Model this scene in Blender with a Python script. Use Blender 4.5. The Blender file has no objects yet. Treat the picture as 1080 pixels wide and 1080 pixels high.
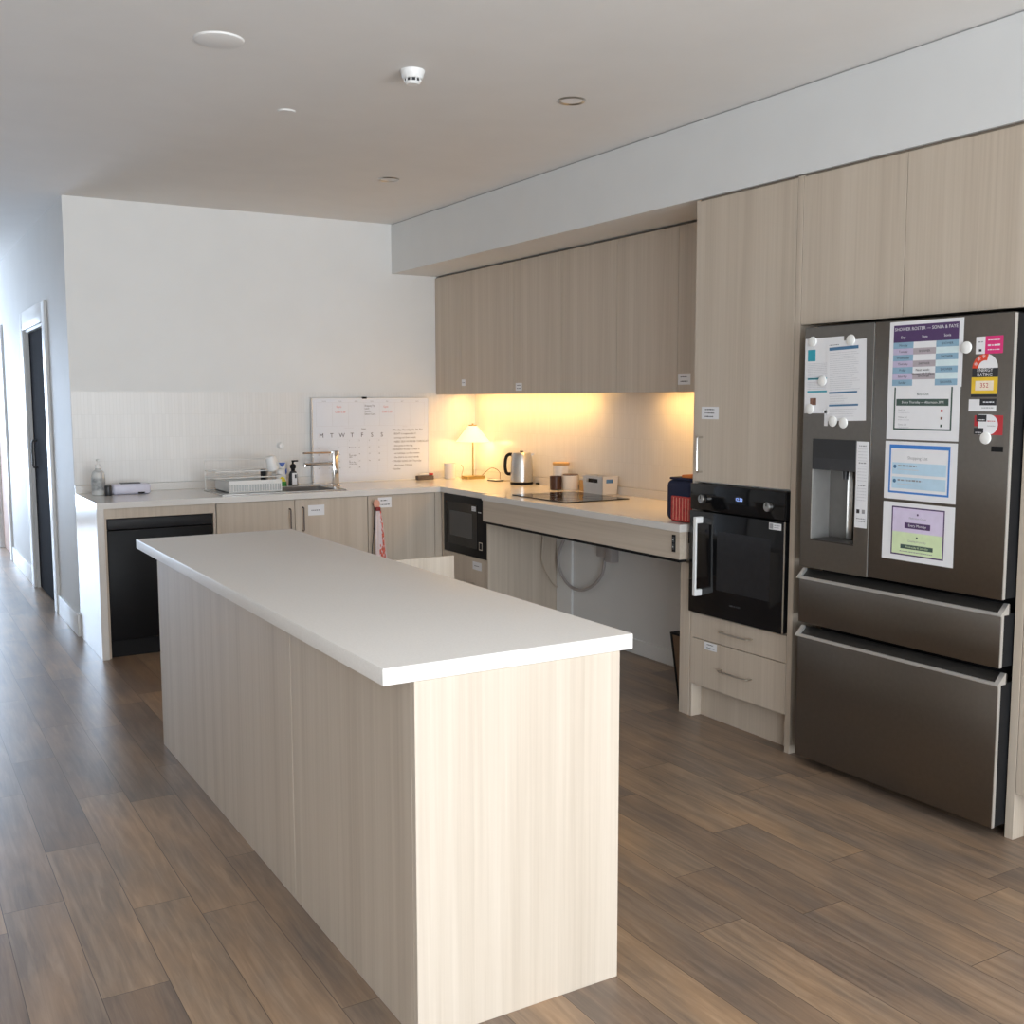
import bpy, bmesh, math, random
from mathutils import Matrix, Vector
random.seed(7)
sc = bpy.context.scene
COL = sc.collection
PI = math.pi

# ------------------------------------------------------------------ materials
def new_mat(name):
    m = bpy.data.materials.new(name); m.use_nodes = True
    nt = m.node_tree; b = nt.nodes['Principled BSDF']
    return m, nt, b

def N(nt, t, **kw):
    n = nt.nodes.new(t)
    for k, v in kw.items(): setattr(n, k, v)
    return n

def mat(name, col, rough=.5, metal=0., var=.04, scale=30., bump=0., spec=.5, aniso=0., emit=None, es=0., trans=0., ior=1.45, alpha=1., coat=0.):
    m, nt, b = new_mat(name); L = nt.links.new
    tc = N(nt, 'ShaderNodeTexCoord'); nz = N(nt, 'ShaderNodeTexNoise')
    nz.inputs['Scale'].default_value = scale; nz.inputs['Detail'].default_value = 3
    L(tc.outputs['Object'], nz.inputs['Vector'])
    r = N(nt, 'ShaderNodeValToRGB')
    r.color_ramp.elements[0].position = .3; r.color_ramp.elements[1].position = .7
    r.color_ramp.elements[0].color = tuple(max(0, c * (1 - var)) for c in col) + (1,)
    r.color_ramp.elements[1].color = tuple(min(1, c * (1 + var)) for c in col) + (1,)
    L(nz.outputs['Fac'], r.inputs['Fac']); L(r.outputs['Color'], b.inputs['Base Color'])
    b.inputs['Roughness'].default_value = rough; b.inputs['Metallic'].default_value = metal
    b.inputs['Specular IOR Level'].default_value = spec
    b.inputs['Anisotropic'].default_value = aniso
    b.inputs['IOR'].default_value = ior
    b.inputs['Transmission Weight'].default_value = trans
    b.inputs['Alpha'].default_value = alpha
    b.inputs['Coat Weight'].default_value = coat
    if emit:
        b.inputs['Emission Color'].default_value = tuple(emit) + (1,); b.inputs['Emission Strength'].default_value = es
    if bump:
        bp = N(nt, 'ShaderNodeBump'); bp.inputs['Strength'].default_value = bump; bp.inputs['Distance'].default_value = .002
        L(nz.outputs['Fac'], bp.inputs['Height']); L(bp.outputs['Normal'], b.inputs['Normal'])
    return m

def wood(name, axis, dark, mid, light, rough=.42):
    """pale laminate with fine grain running along one axis"""
    m, nt, b = new_mat(name); L = nt.links.new
    tc = N(nt, 'ShaderNodeTexCoord'); mp = N(nt, 'ShaderNodeMapping')
    s = [85., 85., 85.]; s['XYZ'.index(axis)] = 1.3; mp.inputs['Scale'].default_value = s
    L(tc.outputs['Object'], mp.inputs['Vector'])
    n1 = N(nt, 'ShaderNodeTexNoise'); n1.inputs['Scale'].default_value = 1.; n1.inputs['Detail'].default_value = 5; n1.inputs['Roughness'].default_value = .62
    L(mp.outputs['Vector'], n1.inputs['Vector'])
    mp2 = N(nt, 'ShaderNodeMapping'); s2 = [13., 13., 13.]; s2['XYZ'.index(axis)] = .3; mp2.inputs['Scale'].default_value = s2
    L(tc.outputs['Object'], mp2.inputs['Vector'])
    n2 = N(nt, 'ShaderNodeTexNoise'); n2.inputs['Scale'].default_value = 1.; n2.inputs['Detail'].default_value = 2
    L(mp2.outputs['Vector'], n2.inputs['Vector'])
    mx = N(nt, 'ShaderNodeMath', operation='MULTIPLY_ADD'); mx.inputs[1].default_value = .48
    hf = N(nt, 'ShaderNodeMath', operation='MULTIPLY'); hf.inputs[1].default_value = .52
    L(n2.outputs['Fac'], hf.inputs[0]); L(n1.outputs['Fac'], mx.inputs[0]); L(hf.outputs[0], mx.inputs[2])
    r = N(nt, 'ShaderNodeValToRGB'); e = r.color_ramp.elements
    e[0].position = .34; e[0].color = dark + (1,); e[1].position = .66; e[1].color = light + (1,)
    k = e.new(.5); k.color = mid + (1,)
    L(mx.outputs[0], r.inputs['Fac']); L(r.outputs['Color'], b.inputs['Base Color'])
    b.inputs['Roughness'].default_value = rough
    b.inputs['Specular IOR Level'].default_value = .35
    bp = N(nt, 'ShaderNodeBump'); bp.inputs['Strength'].default_value = .06; bp.inputs['Distance'].default_value = .001
    L(n1.outputs['Fac'], bp.inputs['Height']); L(bp.outputs['Normal'], b.inputs['Normal'])
    return m

def floor_mat():
    m, nt, b = new_mat('vinyl_planks'); L = nt.links.new
    tc = N(nt, 'ShaderNodeTexCoord'); sp = N(nt, 'ShaderNodeSeparateXYZ'); cb = N(nt, 'ShaderNodeCombineXYZ')
    L(tc.outputs['Object'], sp.inputs[0])
    sx = N(nt, 'ShaderNodeMath', operation='SUBTRACT'); sx.inputs[1].default_value = .077; L(sp.outputs['X'], sx.inputs[0])
    dv = N(nt, 'ShaderNodeMath', operation='DIVIDE'); dv.inputs[1].default_value = .168; L(sx.outputs[0], dv.inputs[0])
    fl = N(nt, 'ShaderNodeMath', operation='FLOOR'); L(dv.outputs[0], fl.inputs[0])
    wn = N(nt, 'ShaderNodeTexWhiteNoise', noise_dimensions='1D'); L(fl.outputs[0], wn.inputs['W'])
    sh = N(nt, 'ShaderNodeMath', operation='MULTIPLY_ADD'); sh.inputs[1].default_value = 5.; L(wn.outputs['Value'], sh.inputs[0]); L(sp.outputs['Y'], sh.inputs[2])
    L(sh.outputs[0], cb.inputs['X']); L(sx.outputs[0], cb.inputs['Y'])
    br = N(nt, 'ShaderNodeTexBrick'); br.offset = 0.; br.squash = 1.
    br.inputs['Scale'].default_value = 1.; br.inputs['Brick Width'].default_value = 1.02; br.inputs['Row Height'].default_value = .168
    br.inputs['Mortar Size'].default_value = .0013; br.inputs['Mortar Smooth'].default_value = .6
    br.inputs['Color1'].default_value = (0, 0, 0, 1); br.inputs['Color2'].default_value = (1, 1, 1, 1); br.inputs['Mortar'].default_value = (.5, .5, .5, 1)
    L(cb.outputs[0], br.inputs['Vector'])
    # long grain
    mp = N(nt, 'ShaderNodeMapping'); mp.inputs['Scale'].default_value = (44., 2.8, 1.)
    ad = N(nt, 'ShaderNodeVectorMath', operation='ADD'); sc_ = N(nt, 'ShaderNodeVectorMath', operation='SCALE'); sc_.inputs['Scale'].default_value = 7.
    L(br.outputs['Color'], sc_.inputs[0]); L(tc.outputs['Object'], ad.inputs[0]); L(sc_.outputs[0], ad.inputs[1]); L(ad.outputs[0], mp.inputs['Vector'])
    g = N(nt, 'ShaderNodeTexNoise'); g.inputs['Scale'].default_value = 1.; g.inputs['Detail'].default_value = 6; g.inputs['Roughness'].default_value = .65; g.inputs['Distortion'].default_value = .6
    L(mp.outputs[0], g.inputs['Vector'])
    mp3 = N(nt, 'ShaderNodeMapping'); mp3.inputs['Scale'].default_value = (8., 2.4, 1.)
    L(ad.outputs[0], mp3.inputs['Vector'])
    g2 = N(nt, 'ShaderNodeTexNoise'); g2.inputs['Scale'].default_value = 1.; g2.inputs['Detail'].default_value = 3
    L(mp3.outputs[0], g2.inputs['Vector'])
    r1 = N(nt, 'ShaderNodeValToRGB'); e = r1.color_ramp.elements
    e[0].position = .3; e[0].color = (.13, .09, .062, 1); e[1].position = .72; e[1].color = (.43, .325, .235, 1)
    k = e.new(.5); k.color = (.26, .184, .127, 1)
    L(g.outputs['Fac'], r1.inputs['Fac'])
    r2 = N(nt, 'ShaderNodeValToRGB'); e = r2.color_ramp.elements
    e[0].position = .36; e[0].color = (.16, .14, .128, 1); e[1].position = .66; e[1].color = (.37, .252, .163, 1)
    L(g2.outputs['Fac'], r2.inputs['Fac'])
    m1 = N(nt, 'ShaderNodeMix', data_type='RGBA'); m1.inputs[0].default_value = .5
    L(r1.outputs[0], m1.inputs[6]); L(r2.outputs[0], m1.inputs[7])
    # per plank tint
    r3 = N(nt, 'ShaderNodeValToRGB'); e = r3.color_ramp.elements
    e[0].position = 0; e[0].color = (.77, .745, .745, 1); e[1].position = 1.; e[1].color = (1.24, 1.16, 1.04, 1)
    k = e.new(.5); k.color = (.98, .95, .93, 1)
    L(br.outputs['Color'], r3.inputs[0])
    m2 = N(nt, 'ShaderNodeMix', data_type='RGBA', blend_type='MULTIPLY'); m2.inputs[0].default_value = 1.
    L(m1.outputs[2], m2.inputs[6]); L(r3.outputs[0], m2.inputs[7])
    m3 = N(nt, 'ShaderNodeMix', data_type='RGBA'); m3.inputs[7].default_value = (.06, .042, .03, 1)
    L(br.outputs['Fac'], m3.inputs[0]); L(m2.outputs[2], m3.inputs[6]); L(m3.outputs[2], b.inputs['Base Color'])
    rr = N(nt, 'ShaderNodeMapRange'); rr.inputs[3].default_value = .26; rr.inputs[4].default_value = .42
    L(g.outputs['Fac'], rr.inputs[0]); L(rr.outputs[0], b.inputs['Roughness'])
    b.inputs['Specular IOR Level'].default_value = .5
    bp = N(nt, 'ShaderNodeBump'); bp.inputs['Strength'].default_value = .12; bp.inputs['Distance'].default_value = .002
    L(g.outputs['Fac'], bp.inputs['Height']); L(bp.outputs['Normal'], b.inputs['Normal'])
    return m

def tile_mat(name, axis):
    m, nt, b = new_mat(name); L = nt.links.new
    tc = N(nt, 'ShaderNodeTexCoord'); sp = N(nt, 'ShaderNodeSeparateXYZ'); cb = N(nt, 'ShaderNodeCombineXYZ')
    L(tc.outputs['Object'], sp.inputs[0]); L(sp.outputs[axis], cb.inputs['X']); L(sp.outputs['Z'], cb.inputs['Y'])
    br = N(nt, 'ShaderNodeTexBrick'); br.offset = 0.; br.squash = 1.
    br.inputs['Scale'].default_value = 1.; br.inputs['Brick Width'].default_value = .0215; br.inputs['Row Height'].default_value = .1475
    br.inputs['Mortar Size'].default_value = .0011; br.inputs['Mortar Smooth'].default_value = .4
    br.inputs['Color1'].default_value = (.73, .71, .685, 1); br.inputs['Color2'].default_value = (.76, .74, .715, 1); br.inputs['Mortar'].default_value = (.68, .66, .63, 1)
    L(cb.outputs[0], br.inputs['Vector']); L(br.outputs['Color'], b.inputs['Base Color'])
    b.inputs['Roughness'].default_value = .3
    bp = N(nt, 'ShaderNodeBump'); bp.invert = True; bp.inputs['Strength'].default_value = .25; bp.inputs['Distance'].default_value = .001
    L(br.outputs['Fac'], bp.inputs['Height']); L(bp.outputs['Normal'], b.inputs['Normal'])
    return m

M = {}
W_D, W_M, W_L = (.475, .398, .318), (.54, .46, .374), (.592, .512, .424)
M['wood'] = wood('oak_laminate_upright', 'Z', W_D, W_M, W_L)
M['woodh'] = wood('oak_laminate_lengthwise', 'Y', W_D, W_M, W_L)
M['floor'] = floor_mat()
M['tile_back'] = tile_mat('finger_tiles_back', 'X')
M['tile_right'] = tile_mat('finger_tiles_right', 'Y')
M['wall'] = mat('wall_paint', (.74, .735, .72), .6, var=.015, scale=4)
M['soffit'] = mat('bulkhead_paint', (.72, .73, .73), .6, var=.015, scale=4)
M['ceil'] = mat('ceiling_paint', (.76, .75, .735), .75, var=.015, scale=4)
M['trim'] = mat('trim_gloss_paint', (.78, .78, .77), .3, var=.01)
M['stone'] = mat('engineered_stone', (.72, .69, .655), .16, var=.03, scale=180, spec=.45)
M['honed'] = mat('honed_stone', (.72, .69, .655), .42, var=.03, scale=180, spec=.3)
M['gap_grey'] = mat('bulkhead_gap_shade', (.42, .42, .43), .6)  # grey paints the faint shade line where bulkhead meets ceiling
M['shadow_gap'] = mat('gap_shade', (.22, .18, .14), .7)  # dark tone paints the shade in the gap above the doors
M['dwhite'] = mat('white_melamine', (.8, .78, .75), .4, var=.01)
M['black_glass'] = mat('black_glass', (.008, .008, .009), .07, var=.0, spec=.35)
M['black_gloss'] = mat('black_enamel', (.010, .010, .011), .4, var=.05, spec=.16)
M['black'] = mat('black_plastic', (.012, .012, .013), .55, var=.1, spec=.18)
M['soft_black'] = mat('soft_black_panel', (.022, .022, .024), .45, var=.08, spec=.25)
M['graphite'] = mat('graphite_plastic', (.04, .04, .043), .35, var=.08)
M['dark_window'] = mat('oven_window', (.02, .02, .022), .12, var=.1)
M['mw_window'] = mat('microwave_mesh_window', (.06, .06, .062), .3, var=.1, scale=200)
M['fridge'] = mat('dark_stainless', (.22, .2, .18), .33, 1., var=.03, scale=60, aniso=.7)
M['fridge_dk'] = mat('dark_stainless_recess', (.09, .085, .08), .4, .8, var=.05)
M['lip'] = mat('satin_steel_lip', (.8, .79, .77), .38, .85, var=.02)
M['silver'] = mat('bright_steel', (.72, .71, .69), .25, 1., var=.02)
M['steel'] = mat('brushed_steel', (.58, .57, .55), .3, 1., var=.04, scale=80)
M['sinksteel'] = mat('sink_steel', (.3, .28, .265), .3, 1., var=.05, scale=60)
M['chrome'] = mat('chrome', (.75, .75, .76), .08, 1., var=0)
M['nickel'] = mat('satin_nickel', (.55, .5, .44), .28, 1., var=.03)
M['bronze'] = mat('dark_bronze', (.1, .075, .065), .4, .5)
M['brass'] = mat('antique_brass', (.5, .36, .14), .3, 1., var=.05)
M['white'] = mat('white_plastic', (.8, .8, .79), .4, var=.01)
M['wire'] = mat('white_coated_wire', (.78, .77, .75), .4, var=.01)
M['paper'] = mat('paper_white', (.8, .8, .82), .7, var=.01)
M['board'] = mat('whiteboard_enamel', (.74, .77, .83), .14, var=.005)
M['ink'] = mat('black_ink', (.03, .03, .035), .7)
M['grey_ink'] = mat('grey_ink', (.3, .3, .32), .7)
M['pale_ink'] = mat('pale_rule', (.6, .6, .63), .7)
M['red_ink'] = mat('red_marker_ink', (.65, .13, .13), .6)
M['purple'] = mat('purple_print', (.085, .045, .13), .6)
M['lav'] = mat('lavender_print', (.52, .46, .62), .6)
M['pale_lav'] = mat('pale_lavender_print', (.68, .6, .78), .6)
M['blue_cell'] = mat('blue_cell_print', (.26, .42, .55), .6)
M['grey_cell'] = mat('mauve_cell_print', (.44, .39, .42), .6)
M['pale_aqua'] = mat('pale_aqua_print', (.66, .79, .82), .6)
M['green_dk'] = mat('dark_green_print', (.06, .1, .085), .6)
M['pale_green'] = mat('pale_green_print', (.68, .8, .5), .6)
M['blue'] = mat('blue_print', (.06, .22, .6), .6)
M['pale_blue'] = mat('pale_blue_print', (.5, .68, .82), .6)
M['navy_line'] = mat('navy_print', (.07, .18, .32), .6)
M['teal'] = mat('teal_print', (.04, .35, .45), .6)
M['brown_img'] = mat('brown_picture_print', (.2, .1, .07), .6, var=.5, scale=80)
M['pink'] = mat('magenta_sticker', (.72, .04, .2), .5)
M['red'] = mat('red_sticker', (.7, .07, .03), .5)
M['red2'] = mat('crimson_sticker', (.5, .04, .05), .5)
M['yellow'] = mat('yellow_sticker', (.78, .52, .04), .5)
M['cream'] = mat('cream_sticker', (.85, .75, .6), .5)
M['magnet'] = mat('white_magnet', (.82, .82, .8), .3, var=0)
M['led_digit'] = mat('blue_display', (.1, .15, .4), .3, emit=(.35, .5, 1.), es=3.)
M['warm_led'] = mat('warm_led', (1, .8, .5), .4, emit=(1, .74, .34), es=9.)
M['shade'] = mat('linen_lampshade', (.85, .8, .68), .7, trans=0., emit=(1, .8, .45), es=1.1)
M['cord'] = mat('brown_cord', (.18, .12, .07), .5)
M['hose'] = mat('grey_conduit', (.4, .37, .36), .5)
M['navy'] = mat('navy_fabric', (.012, .016, .045), .8, bump=.3, scale=150)
M['redcheck'] = mat('red_woven_fabric', (.42, .045, .04), .8, var=.3, scale=60, bump=.3)
M['orange'] = mat('orange_lining', (.7, .2, .04), .7)
M['card'] = mat('brown_fibreboard', (.16, .1, .06), .7, var=.1)
M['bamboo'] = mat('bamboo', (.62, .36, .13), .45, var=.1, scale=20)
M['ceramic'] = mat('white_ceramic', (.78, .74, .7), .25, var=.01)
M['choc'] = mat('brown_ceramic', (.07, .03, .02), .3)
M['clear'] = mat('clear_plastic', (.84, .85, .84), .2, trans=.45, var=.01)
M['gel'] = mat('grey_label', (.35, .36, .36), .4, var=.3, scale=50)
M['soap_green'] = mat('green_label', (.05, .28, .06), .4)
M['soap_yellow'] = mat('yellow_label', (.75, .62, .02), .4)
M['soap_blue'] = mat('blue_label', (.06, .12, .4), .4)
M['lilac'] = mat('lilac_wrap', (.66, .65, .76), .35, var=.03)
M['basket'] = mat('white_basket_plastic', (.72, .7, .68), .4, var=.01)
M['bluegrip'] = mat('blue_basket_item', (.12, .28, .55), .5)
M['beige'] = mat('beige_plastic', (.5, .42, .34), .5)
M['towel_w'] = mat('white_cotton', (.72, .62, .62), .9, var=.05, bump=.4, scale=200)
M['towel_r'] = mat('red_floral_print', (.62, .14, .1), .9, var=.4, scale=70)
M['peach'] = mat('peach_plastic', (.72, .36, .26), .5)
M['maroon'] = mat('maroon_clip', (.25, .02, .02), .5)
M['door_dark'] = mat('charcoal_door', (.02, .019, .023), .9, spec=.04)
M['door_wood'] = mat('pink_beech_door', (.5, .35, .29), .65, var=.05, spec=.2)
M['glass'] = mat('window_glass', (1, 1, 1), 0., trans=1., var=0)
M['alum'] = mat('window_aluminium', (.35, .35, .36), .4, .6)
M['eraser'] = mat('eraser_felt', (.13, .1, .085), .8)
M['disp_dk'] = mat('dispenser_black', (.03, .03, .032), .3)

# ------------------------------------------------------------------ mesh builder
def frame(o, ex, ey, en):
    m = Matrix.Identity(4)
    for i, v in enumerate((ex, ey, en, o)):
        for j in range(3): m[j][i] = v[j]
    return m
def on_x(x, y, z): return frame((x, y, z), (0, -1, 0), (0, 0, 1), (-1, 0, 0))     # a surface that faces -X
def on_y(x, y, z): return frame((x, y, z), (1, 0, 0), (0, 0, 1), (0, -1, 0))      # a surface that faces -Y

class MB:
    def __init__(s, m=None): s.bm = bmesh.new(); s.m = m or Matrix.Identity(4); s.mats = []
    def mi(s, k):
        mt = M[k]
        if mt not in s.mats: s.mats.append(mt)
        return s.mats.index(mt)
    def _add(s, b2, k, mtx=None):
        i = s.mi(k)
        for f in b2.faces: f.material_index = i
        me = bpy.data.meshes.new('t'); b2.to_mesh(me); b2.free()
        me.transform(s.m @ mtx if mtx else s.m)
        s.bm.from_mesh(me); bpy.data.meshes.remove(me)
        return s
    def box(s, x0, y0, z0, x1, y1, z1, k, bev=0., seg=2, mtx=None, taper=None):
        b = bmesh.new(); bmesh.ops.create_cube(b, size=1.)
        for v in b.verts:
            v.co = Vector(((x0 + x1) / 2 + v.co.x * (x1 - x0), (y0 + y1) / 2 + v.co.y * (y1 - y0), (z0 + z1) / 2 + v.co.z * (z1 - z0)))
            if taper and v.co.z < (z0 + z1) / 2:
                v.co.x = (x0 + x1) / 2 + (v.co.x - (x0 + x1) / 2) * taper; v.co.y = (y0 + y1) / 2 + (v.co.y - (y0 + y1) / 2) * taper
        if bev: bmesh.ops.bevel(b, geom=list(b.edges), offset=bev, segments=seg, affect='EDGES', profile=.5)
        return s._add(b, k, mtx)
    def rect(s, u0, v0, u1, v1, w, k, t=.0004):
        return s.box(u0, v0, w, u1, v1, w + t, k)
    def outline(s, u0, v0, u1, v1, th, w, k):
        for a in ((u0, v0, u1, v0 + th), (u0, v1 - th, u1, v1), (u0, v0 + th, u0 + th, v1 - th), (u1 - th, v0 + th, u1, v1 - th)): s.rect(*a, w, k)
        return s
    def text(s, body, u, v, size, w, k, align='CENTER', sx=1.):
        c = bpy.data.curves.new('t', 'FONT'); c.body = body; c.size = size; c.align_x = align; c.align_y = 'CENTER'; c.resolution_u = 2
        o = bpy.data.objects.new('t', c); me = o.to_mesh()
        b = bmesh.new(); b.from_mesh(me); o.to_mesh_clear(); bpy.data.objects.remove(o); bpy.data.curves.remove(c)
        return s._add(b, k, Matrix.Translation((u, v, w)) @ Matrix.Diagonal((sx, 1, 1, 1)))
    def squiggle(s, u0, u1, v, h, w, k):
        """a line of writing too small to read: short strokes of uneven length"""
        u = u0
        while u < u1:
            l = random.uniform(.5, 2.2) * h * 1.4
            s.rect(u, v - h / 2, min(u + l, u1), v + h / 2 * random.uniform(.6, 1.), w, k); u += l + h * .6
        return s
    def cyl(s, c, r, h, k, axis='Z', seg=28, r2=None, bev=0.):
        b = bmesh.new(); bmesh.ops.create_cone(b, cap_ends=True, segments=seg, radius1=r, radius2=r if r2 is None else r2, depth=h)
        if bev: bmesh.ops.bevel(b, geom=[e for e in b.edges if len(e.link_faces) == 2 and any(len(f.verts) > 4 for f in e.link_faces)], offset=bev, segments=2, affect='EDGES')
        rot = {'Z': Matrix.Identity(4), 'X': Matrix.Rotation(PI / 2, 4, 'Y'), 'Y': Matrix.Rotation(-PI / 2, 4, 'X')}[axis]
        return s._add(b, k, Matrix.Translation(c) @ rot)
    def lathe(s, prof, c, k, seg=32, sx=1., sy=1., mtx=None):
        b = bmesh.new(); rings = []
        for r, z in prof:
            if r < 1e-5: rings.append([b.verts.new((0, 0, z))])
            else: rings.append([b.verts.new((r * math.cos(2 * PI * i / seg) * sx, r * math.sin(2 * PI * i / seg) * sy, z)) for i in range(seg)])
        for a, d in zip(rings, rings[1:]):
            for i in range(seg):
                j = (i + 1) % seg
                q = [a[0], d[j], d[i]] if len(a) == 1 else ([a[i], a[j], d[0]] if len(d) == 1 else [a[i], a[j], d[j], d[i]])
                try: b.faces.new(q)
                except ValueError: pass
        bmesh.ops.recalc_face_normals(b, faces=list(b.faces))
        return s._add(b, k, mtx or Matrix.Translation(c))
    def prism(s, pts, z0, z1, k, mtx=None):
        b = bmesh.new(); lo = [b.verts.new((x, y, z0)) for x, y in pts]; hi = [b.verts.new((x, y, z1)) for x, y in pts]
        n = len(pts); b.faces.new(lo[::-1]); b.faces.new(hi)
        for i in range(n): b.faces.new((lo[i], lo[(i + 1) % n], hi[(i + 1) % n], hi[i]))
        bmesh.ops.recalc_face_normals(b, faces=list(b.faces))
        return s._add(b, k, mtx)
    def tube(s, pts, r, k, seg=8, smooth=True, closed=False):
        P = [Vector(p) for p in pts]
        if smooth and len(P) > 2:
            Q = []
            n = len(P)
            for i in range(n if closed else n - 1):
                p0, p1, p2, p3 = (P[(i - 1) % n] if closed or i > 0 else P[0]), P[i], P[(i + 1) % n], (P[(i + 2) % n] if closed or i + 2 < n else P[-1])
                for j in range(6):
                    t = j / 6
                    Q.append(.5 * ((2 * p1) + (p2 - p0) * t + (2 * p0 - 5 * p1 + 4 * p2 - p3) * t * t + (3 * p1 - p0 - 3 * p2 + p3) * t ** 3))
            if not closed: Q.append(P[-1])
            P = Q
        b = bmesh.new(); rings = []; n = len(P); up = None
        for i, p in enumerate(P):
            a = P[(i - 1) % n] if (closed or i > 0) else p; d = P[(i + 1) % n] if (closed or i < n - 1) else p
            t = (d - a).normalized()
            if up is None: up = t.orthogonal().normalized()
            up = (up - t * up.dot(t)).normalized(); sd = t.cross(up)
            rings.append([b.verts.new(p + (up * math.cos(2 * PI * q / seg) + sd * math.sin(2 * PI * q / seg)) * r) for q in range(seg)])
        for i in range(n if closed else n - 1):
            for q in range(seg): b.faces.new((rings[i][q], rings[i][(q + 1) % seg], rings[(i + 1) % n][(q + 1) % seg], rings[(i + 1) % n][q]))
        if not closed: b.faces.new(rings[0][::-1]); b.faces.new(rings[-1])
        bmesh.ops.recalc_face_normals(b, faces=list(b.faces))
        return s._add(b, k)
    def build(s, name, parent=None, loc=None):
        me = bpy.data.meshes.new(name)
        if parent is None:
            if loc is None:
                vs = [v.co for v in s.bm.verts]
                loc = Vector(((min(v.x for v in vs) + max(v.x for v in vs)) / 2, (min(v.y for v in vs) + max(v.y for v in vs)) / 2, min(v.z for v in vs)))
            off = Vector(loc)
        else:
            off = Vector(); p = parent
            while p: off += p.location; p = p.parent
        for v in s.bm.verts: v.co -= off
        s.bm.to_mesh(me); s.bm.free()
        for m_ in s.mats: me.materials.append(m_)
        for p_ in me.polygons: p_.use_smooth = True
        me.set_sharp_from_angle(angle=math.radians(32))
        o = bpy.data.objects.new(name, me); COL.objects.link(o)
        if parent is None: o.location = off
        else: o.parent = parent
        return o

def tag(o, label, cat, group=None):
    o['label'] = label; o['category'] = cat
    if group: o['group'] = group
    return o
def thing(name, loc, label, cat, group=None):
    o = bpy.data.objects.new(name, None); o.empty_display_size = .05; o.location = loc; COL.objects.link(o)
    return tag(o, label, cat, group)
def struct(o): o['kind'] = 'structure'; return o
def B(name, parent, x0, y0, z0, x1, y1, z1, k, bev=.0008, seg=1):
    return MB().box(x0, y0, z0, x1, y1, z1, k, bev, seg).build(name, parent)
def S(name, x0, y0, z0, x1, y1, z1, k, bev=0.):
    return struct(MB().box(x0, y0, z0, x1, y1, z1, k, bev, 1).build(name, loc=(0, 0, 0)))

# ------------------------------------------------------------------ measured dimensions (metres)
XL, YB, ZC = 1.062, 7.156, 2.754        # hall corner, back wall, ceiling
XF, ZS = 3.268, 2.405                   # tall cabinet fronts / bulkhead underside
XW, XWL = 3.95, 3.815                   # right wall above / below the bench
XU, ZU = 3.6115, 1.542                  # wall cabinet fronts / undersides
XC, YC, CZ, CT = 3.264, 6.413, .918, .882
YEND = 14.0; XLEFT = -4.2; YNEAR = -3.0

# ------------------------------------------------------------------ the room
S('floor', XLEFT - .2, YNEAR - .2, -.1, 4.2, YEND + .2, 0, 'floor')
S('ceiling', XLEFT - .2, YNEAR - .2, ZC, 4.2, YEND + .2, ZC + .1, 'ceil')
S('wall_back', XL, YB, 0, XW + .1, YB + .12, ZC, 'wall')
S('wall_right', XW, YNEAR, 0, XW + .15, YB, ZC, 'wall')
S('wall_right_lower', XWL, 3.905, 0, XW, 5.80, .86, 'wall')
S('wall_living', XLEFT - .12, YNEAR, 0, XLEFT, YB, ZC, 'wall')
S('wall_return', XLEFT - .12, YB, 0, -1.02, YB + .12, ZC, 'wall')
S('wall_hall_far', -1.14, YB, 0, -1.02, YEND, ZC, 'wall')
# hall wall (faces -X) with two doorways
w = MB()
for y0, y1, z0, z1 in ((YB + .12, 8.16, 0, ZC), (8.16, 9.27, 2.05, ZC), (9.27, 11.02, 0, ZC), (11.02, 12.0, 2.05, ZC), (12.0, YEND, 0, ZC)):
    w.box(XL, y0, z0, XL + .12, y1, z1, 'wall')
struct(w.build('wall_hall', loc=(0, 0, 0)))
# bulkhead over the tall units
S('ceiling_bulkhead', XF - .004, YNEAR, ZS, XW, YB, ZC - .006, 'soffit')
S('trim_1', XF + .004, YNEAR, ZC - .006, XW, YB, ZC, 'gap_grey')  # set-back strip, shade of the joint put into its grey
# end of the hall: glazed door with frame
w = MB()
for x0, x1, z0, z1 in ((-1.02, -.95, 0, ZC), (.98, XL, 0, ZC), (-.95, .98, 2.3, ZC), (-.95, .98, 0, .12)): w.box(x0, YEND, z0, x1, YEND + .12, z1, 'wall')
struct(w.build('wall_hall_end', loc=(0, 0, 0)))
w = MB()
for x0, x1 in ((-.95, -.89), (-.02, .05), (.92, .98)): w.box(x0, YEND + .03, .12, x1, YEND + .08, 2.3, 'alum')
for z0, z1 in ((.12, .18), (2.24, 2.3)): w.box(-.95, YEND + .03, z0, .98, YEND + .08, z1, 'alum')
struct(w.build('window_1', loc=(0, 0, 0)))
# glazed wall behind the camera
w = MB()
for x0, x1, z0, z1 in ((XLEFT, -2.2, 0, ZC), (3.75, XW, 0, ZC), (-2.2, 3.75, 2.45, ZC)): w.box(x0, YNEAR - .12, z0, x1, YNEAR, z1, 'wall')
struct(w.build('wall_near', loc=(0, 0, 0)))
w = MB()
for x in (-2.2, -.7, .8, 2.25, 3.69): w.box(x, YNEAR - .09, 0, x + .06, YNEAR - .04, 2.45, 'alum')
for z0, z1 in ((0, .06), (2.39, 2.45)): w.box(-2.2, YNEAR - .09, z0, 3.75, YNEAR - .04, z1, 'alum')
struct(w.build('window_2', loc=(0, 0, 0)))
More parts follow.
